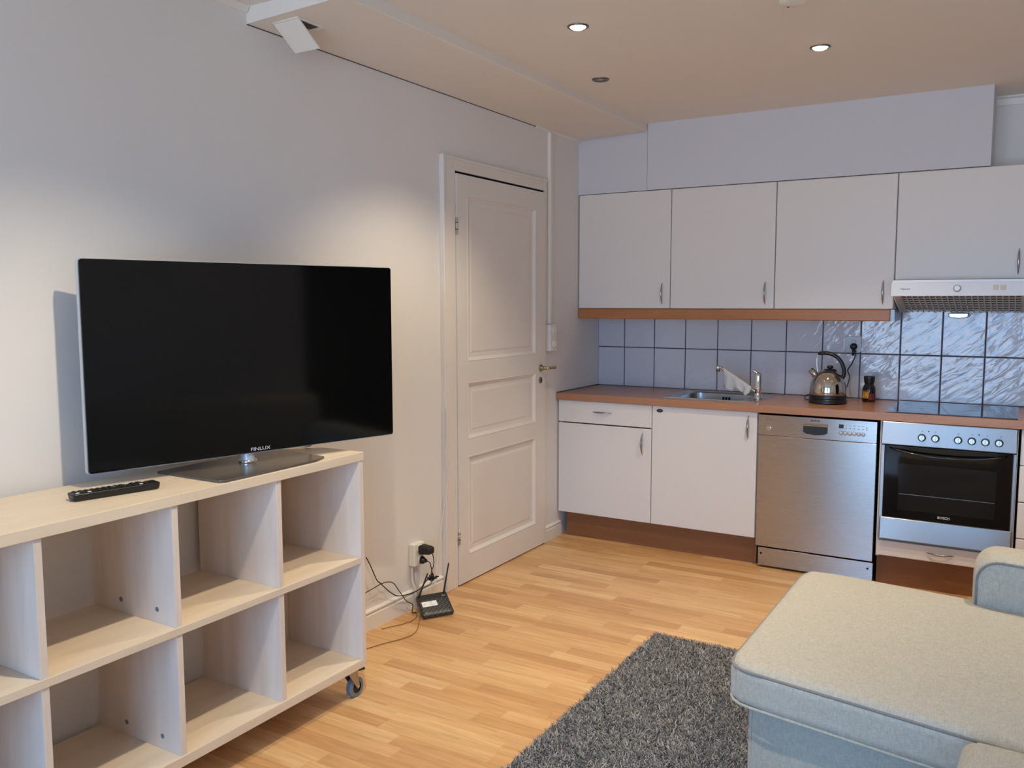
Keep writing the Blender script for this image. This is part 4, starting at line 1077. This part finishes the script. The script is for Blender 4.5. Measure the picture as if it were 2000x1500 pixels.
for z in (0.434, 0.337):
    bm = B(); tube(bm, edge_loop(CQ, z, 0.0060 if z > .4 else 0.005, 0.075), 0.0042, 8, closed=True); obj('piping', bm, M_pipe if z > 0.4 else M_sofa, sf, smooth=True)
# second seat towards the viewer
bm = rbox(0.84, 1.0, 0.305, 0.02, 5, fn=lambda q: (2.795 + q.x, -3.66 + q.y, 0.022 + q.z)); obj('seat_base', bm, M_sofa, sf, smooth=True)
bm = rbox(0.86, 1.0, 0.135, 0.035, 10, bulge=0.014, fn=quad((2.335, -4.06), (3.19, -4.06), (3.19, -3.19), (2.335, -3.045), 0.86, 1.0, 0.330, R=0.06)); obj('seat_cushion', bm, M_sofa, sf, smooth=True)
# armrest at the far end: rounded top, piped front face
def arm_pts(x0, x1, z0, z1, r, n=8):
    out = [(x0, z0)]
    for k in range(n + 1):
        a_ = PI - PI / 2 * k / n; out.append((x0 + r + r * math.cos(a_), z1 - r + r * math.sin(a_)))
    for k in range(n + 1):
        a_ = PI / 2 - PI / 2 * k / n; out.append((x1 - r + r * math.cos(a_), z1 - r + r * math.sin(a_)))
    out.append((x1, z0)); return out
def loft_arm(dz0, layers):
    bm = B(); R = []
    for y, ins in layers:
        R.append([bm.verts.new((x, y - (x - 2.31) * 0.17, z)) for x, z in arm_pts(2.312 + ins, 3.22 - ins, 0.02, 0.616 - ins, 0.075)])
    n = len(R[0])
    for A_, C_ in zip(R, R[1:]):
        for k in range(n): bm.faces.new((A_[k], A_[(k + 1) % n], C_[(k + 1) % n], C_[k]))
    bm.faces.new(R[0][::-1]); bm.faces.new(R[-1])
    return bm
AY = -2.085
bm = loft_arm(0, [(AY, 0.016), (AY + 0.003, 0.006), (AY + 0.012, 0.0), (AY + 0.08, -0.004), (AY + 0.17, -0.003), (AY + 0.200, 0.004), (AY + 0.212, 0.02)])
obj('armrest', bm, M_sofa, sf, smooth=True)
pp = [(x, AY + 0.002 - (x - 2.31) * 0.17, z) for x, z in arm_pts(2.312 + 0.010, 3.21, 0.42, 0.616 - 0.010, 0.068)]
bm = B(); tube(bm, pp, 0.0045, 8); obj('armrest_piping', bm, M_pipe, sf, smooth=True)
# back along the room side
bm = rbox(0.22, 2.3, 0.78, 0.05, 6, fn=lambda q: (3.33 + q.x, -3.27 + q.y, 0.02 + q.z)); obj('backrest', bm, M_sofa, sf, smooth=True)
for x, y in ((1.84, -2.83), (1.84, -2.02), (3.36, -2.2), (3.36, -4.2), (2.45, -4.05)):
    zf = 0.0128 if x < 2.7 else 0.0
    bm = B(); cyl(bm, (x, y, zf), 0.02, 0.0225 - zf, n=16); obj('foot', bm, M_black, sf)

# ================================================================== rug
rg = thing('shaggy_rug', 'grey shaggy rug on the parquet beside the sofa', 'rug', (1.9, -2.7, 0.0))
RQ = (1.115, 2.75, -3.55, -1.80)
bm = rbox(RQ[1] - RQ[0], RQ[3] - RQ[2], 0.012, 0.005, 3, fn=lambda q: (q.x + (RQ[0] + RQ[1]) / 2, q.y + (RQ[2] + RQ[3]) / 2, q.z + 0.0005))
obj('backing', bm, M_rug, rg)
def pile():
    rng = np.random.default_rng(3)
    n = 95000
    # tufts only where the sofa leaves the rug free
    X = RQ[0] + 0.004 + rng.random(n * 3) * (1.95 - RQ[0]); Y = RQ[2] + 0.004 + rng.random(n * 3) * (RQ[3] - RQ[2] - 0.008)
    keep = ~((X > 1.79) & (Y > -2.88) & (Y < -1.95))
    r_ = 0.03; cx, cy = RQ[0] + r_, RQ[3] - r_
    keep &= ~((X < cx) & (Y > cy) & ((X - cx) ** 2 + (Y - cy) ** 2 > r_ ** 2))
    X, Y = X[keep][:n], Y[keep][:n]; n = len(X)
    ang = rng.random(n) * 2 * PI; lean = 0.006 + rng.random(n) * 0.013; h = 0.009 + rng.random(n) * 0.011
    # clumps lean together
    cl = np.sin(X * 41 + 3 * np.sin(Y * 33)) + np.cos(Y * 37 + 2 * np.sin(X * 29)); ang = ang * 0.8 + cl * 1.6
    wd = 0.0012 + rng.random(n) * 0.0012
    dx, dy = np.cos(ang), np.sin(ang); pa = rng.random(n) * 2 * PI; qx, qy = np.cos(pa), np.sin(pa)
    V = np.zeros((n, 6, 3), np.float32)
    for lvl, (l, hh, w) in enumerate(((0, 0.0, 1.0), (0.35, 0.62, 1.0), (1.0, 1.0, 0.55))):
        bx_, by_, bz_ = X + dx * lean * l, Y + dy * lean * l, 0.010 + h * hh
        for s, o in ((-1, 0), (1, 1)):
            V[:, lvl * 2 + o, 0] = bx_ + qx * wd * w * s; V[:, lvl * 2 + o, 1] = by_ + qy * wd * w * s; V[:, lvl * 2 + o, 2] = bz_
    F = np.zeros((n, 2, 4), np.int32); base = np.arange(n) * 6
    for k in range(2):
        F[:, k, 0] = base + k * 2; F[:, k, 1] = base + k * 2 + 1; F[:, k, 2] = base + k * 2 + 3; F[:, k, 3] = base + k * 2 + 2
    me = bpy.data.meshes.new('pile'); me.vertices.add(n * 6); me.vertices.foreach_set('co', V.ravel())
    me.loops.add(n * 8); me.loops.foreach_set('vertex_index', F.ravel()); me.polygons.add(n * 2)
    me.polygons.foreach_set('loop_start', np.arange(n * 2) * 4); me.polygons.foreach_set('loop_total', np.full(n * 2, 4))
    me.update(); me.validate()
    m = mat('grey_tufts', srgb(120, 116, 113), 0.9, spec=0.15)
    nt, L, p = nodes(m)
    g_ = nt.new('ShaderNodeNewGeometry'); r = nt.new('ShaderNodeValToRGB'); r.color_ramp.elements[0].color = srgb(98, 94, 90); r.color_ramp.elements[1].color = srgb(184, 178, 172)
    L.new(g_.outputs['Random Per Island'], r.inputs['Fac']); L.new(r.outputs['Color'], p.inputs['Base Color'])
    me.materials.append(m)
    o = bpy.data.objects.new('pile', me); COL.objects.link(o); o.parent = rg; o.location = -WPOS[rg.name]; o['kind'] = 'stuff'
pile()
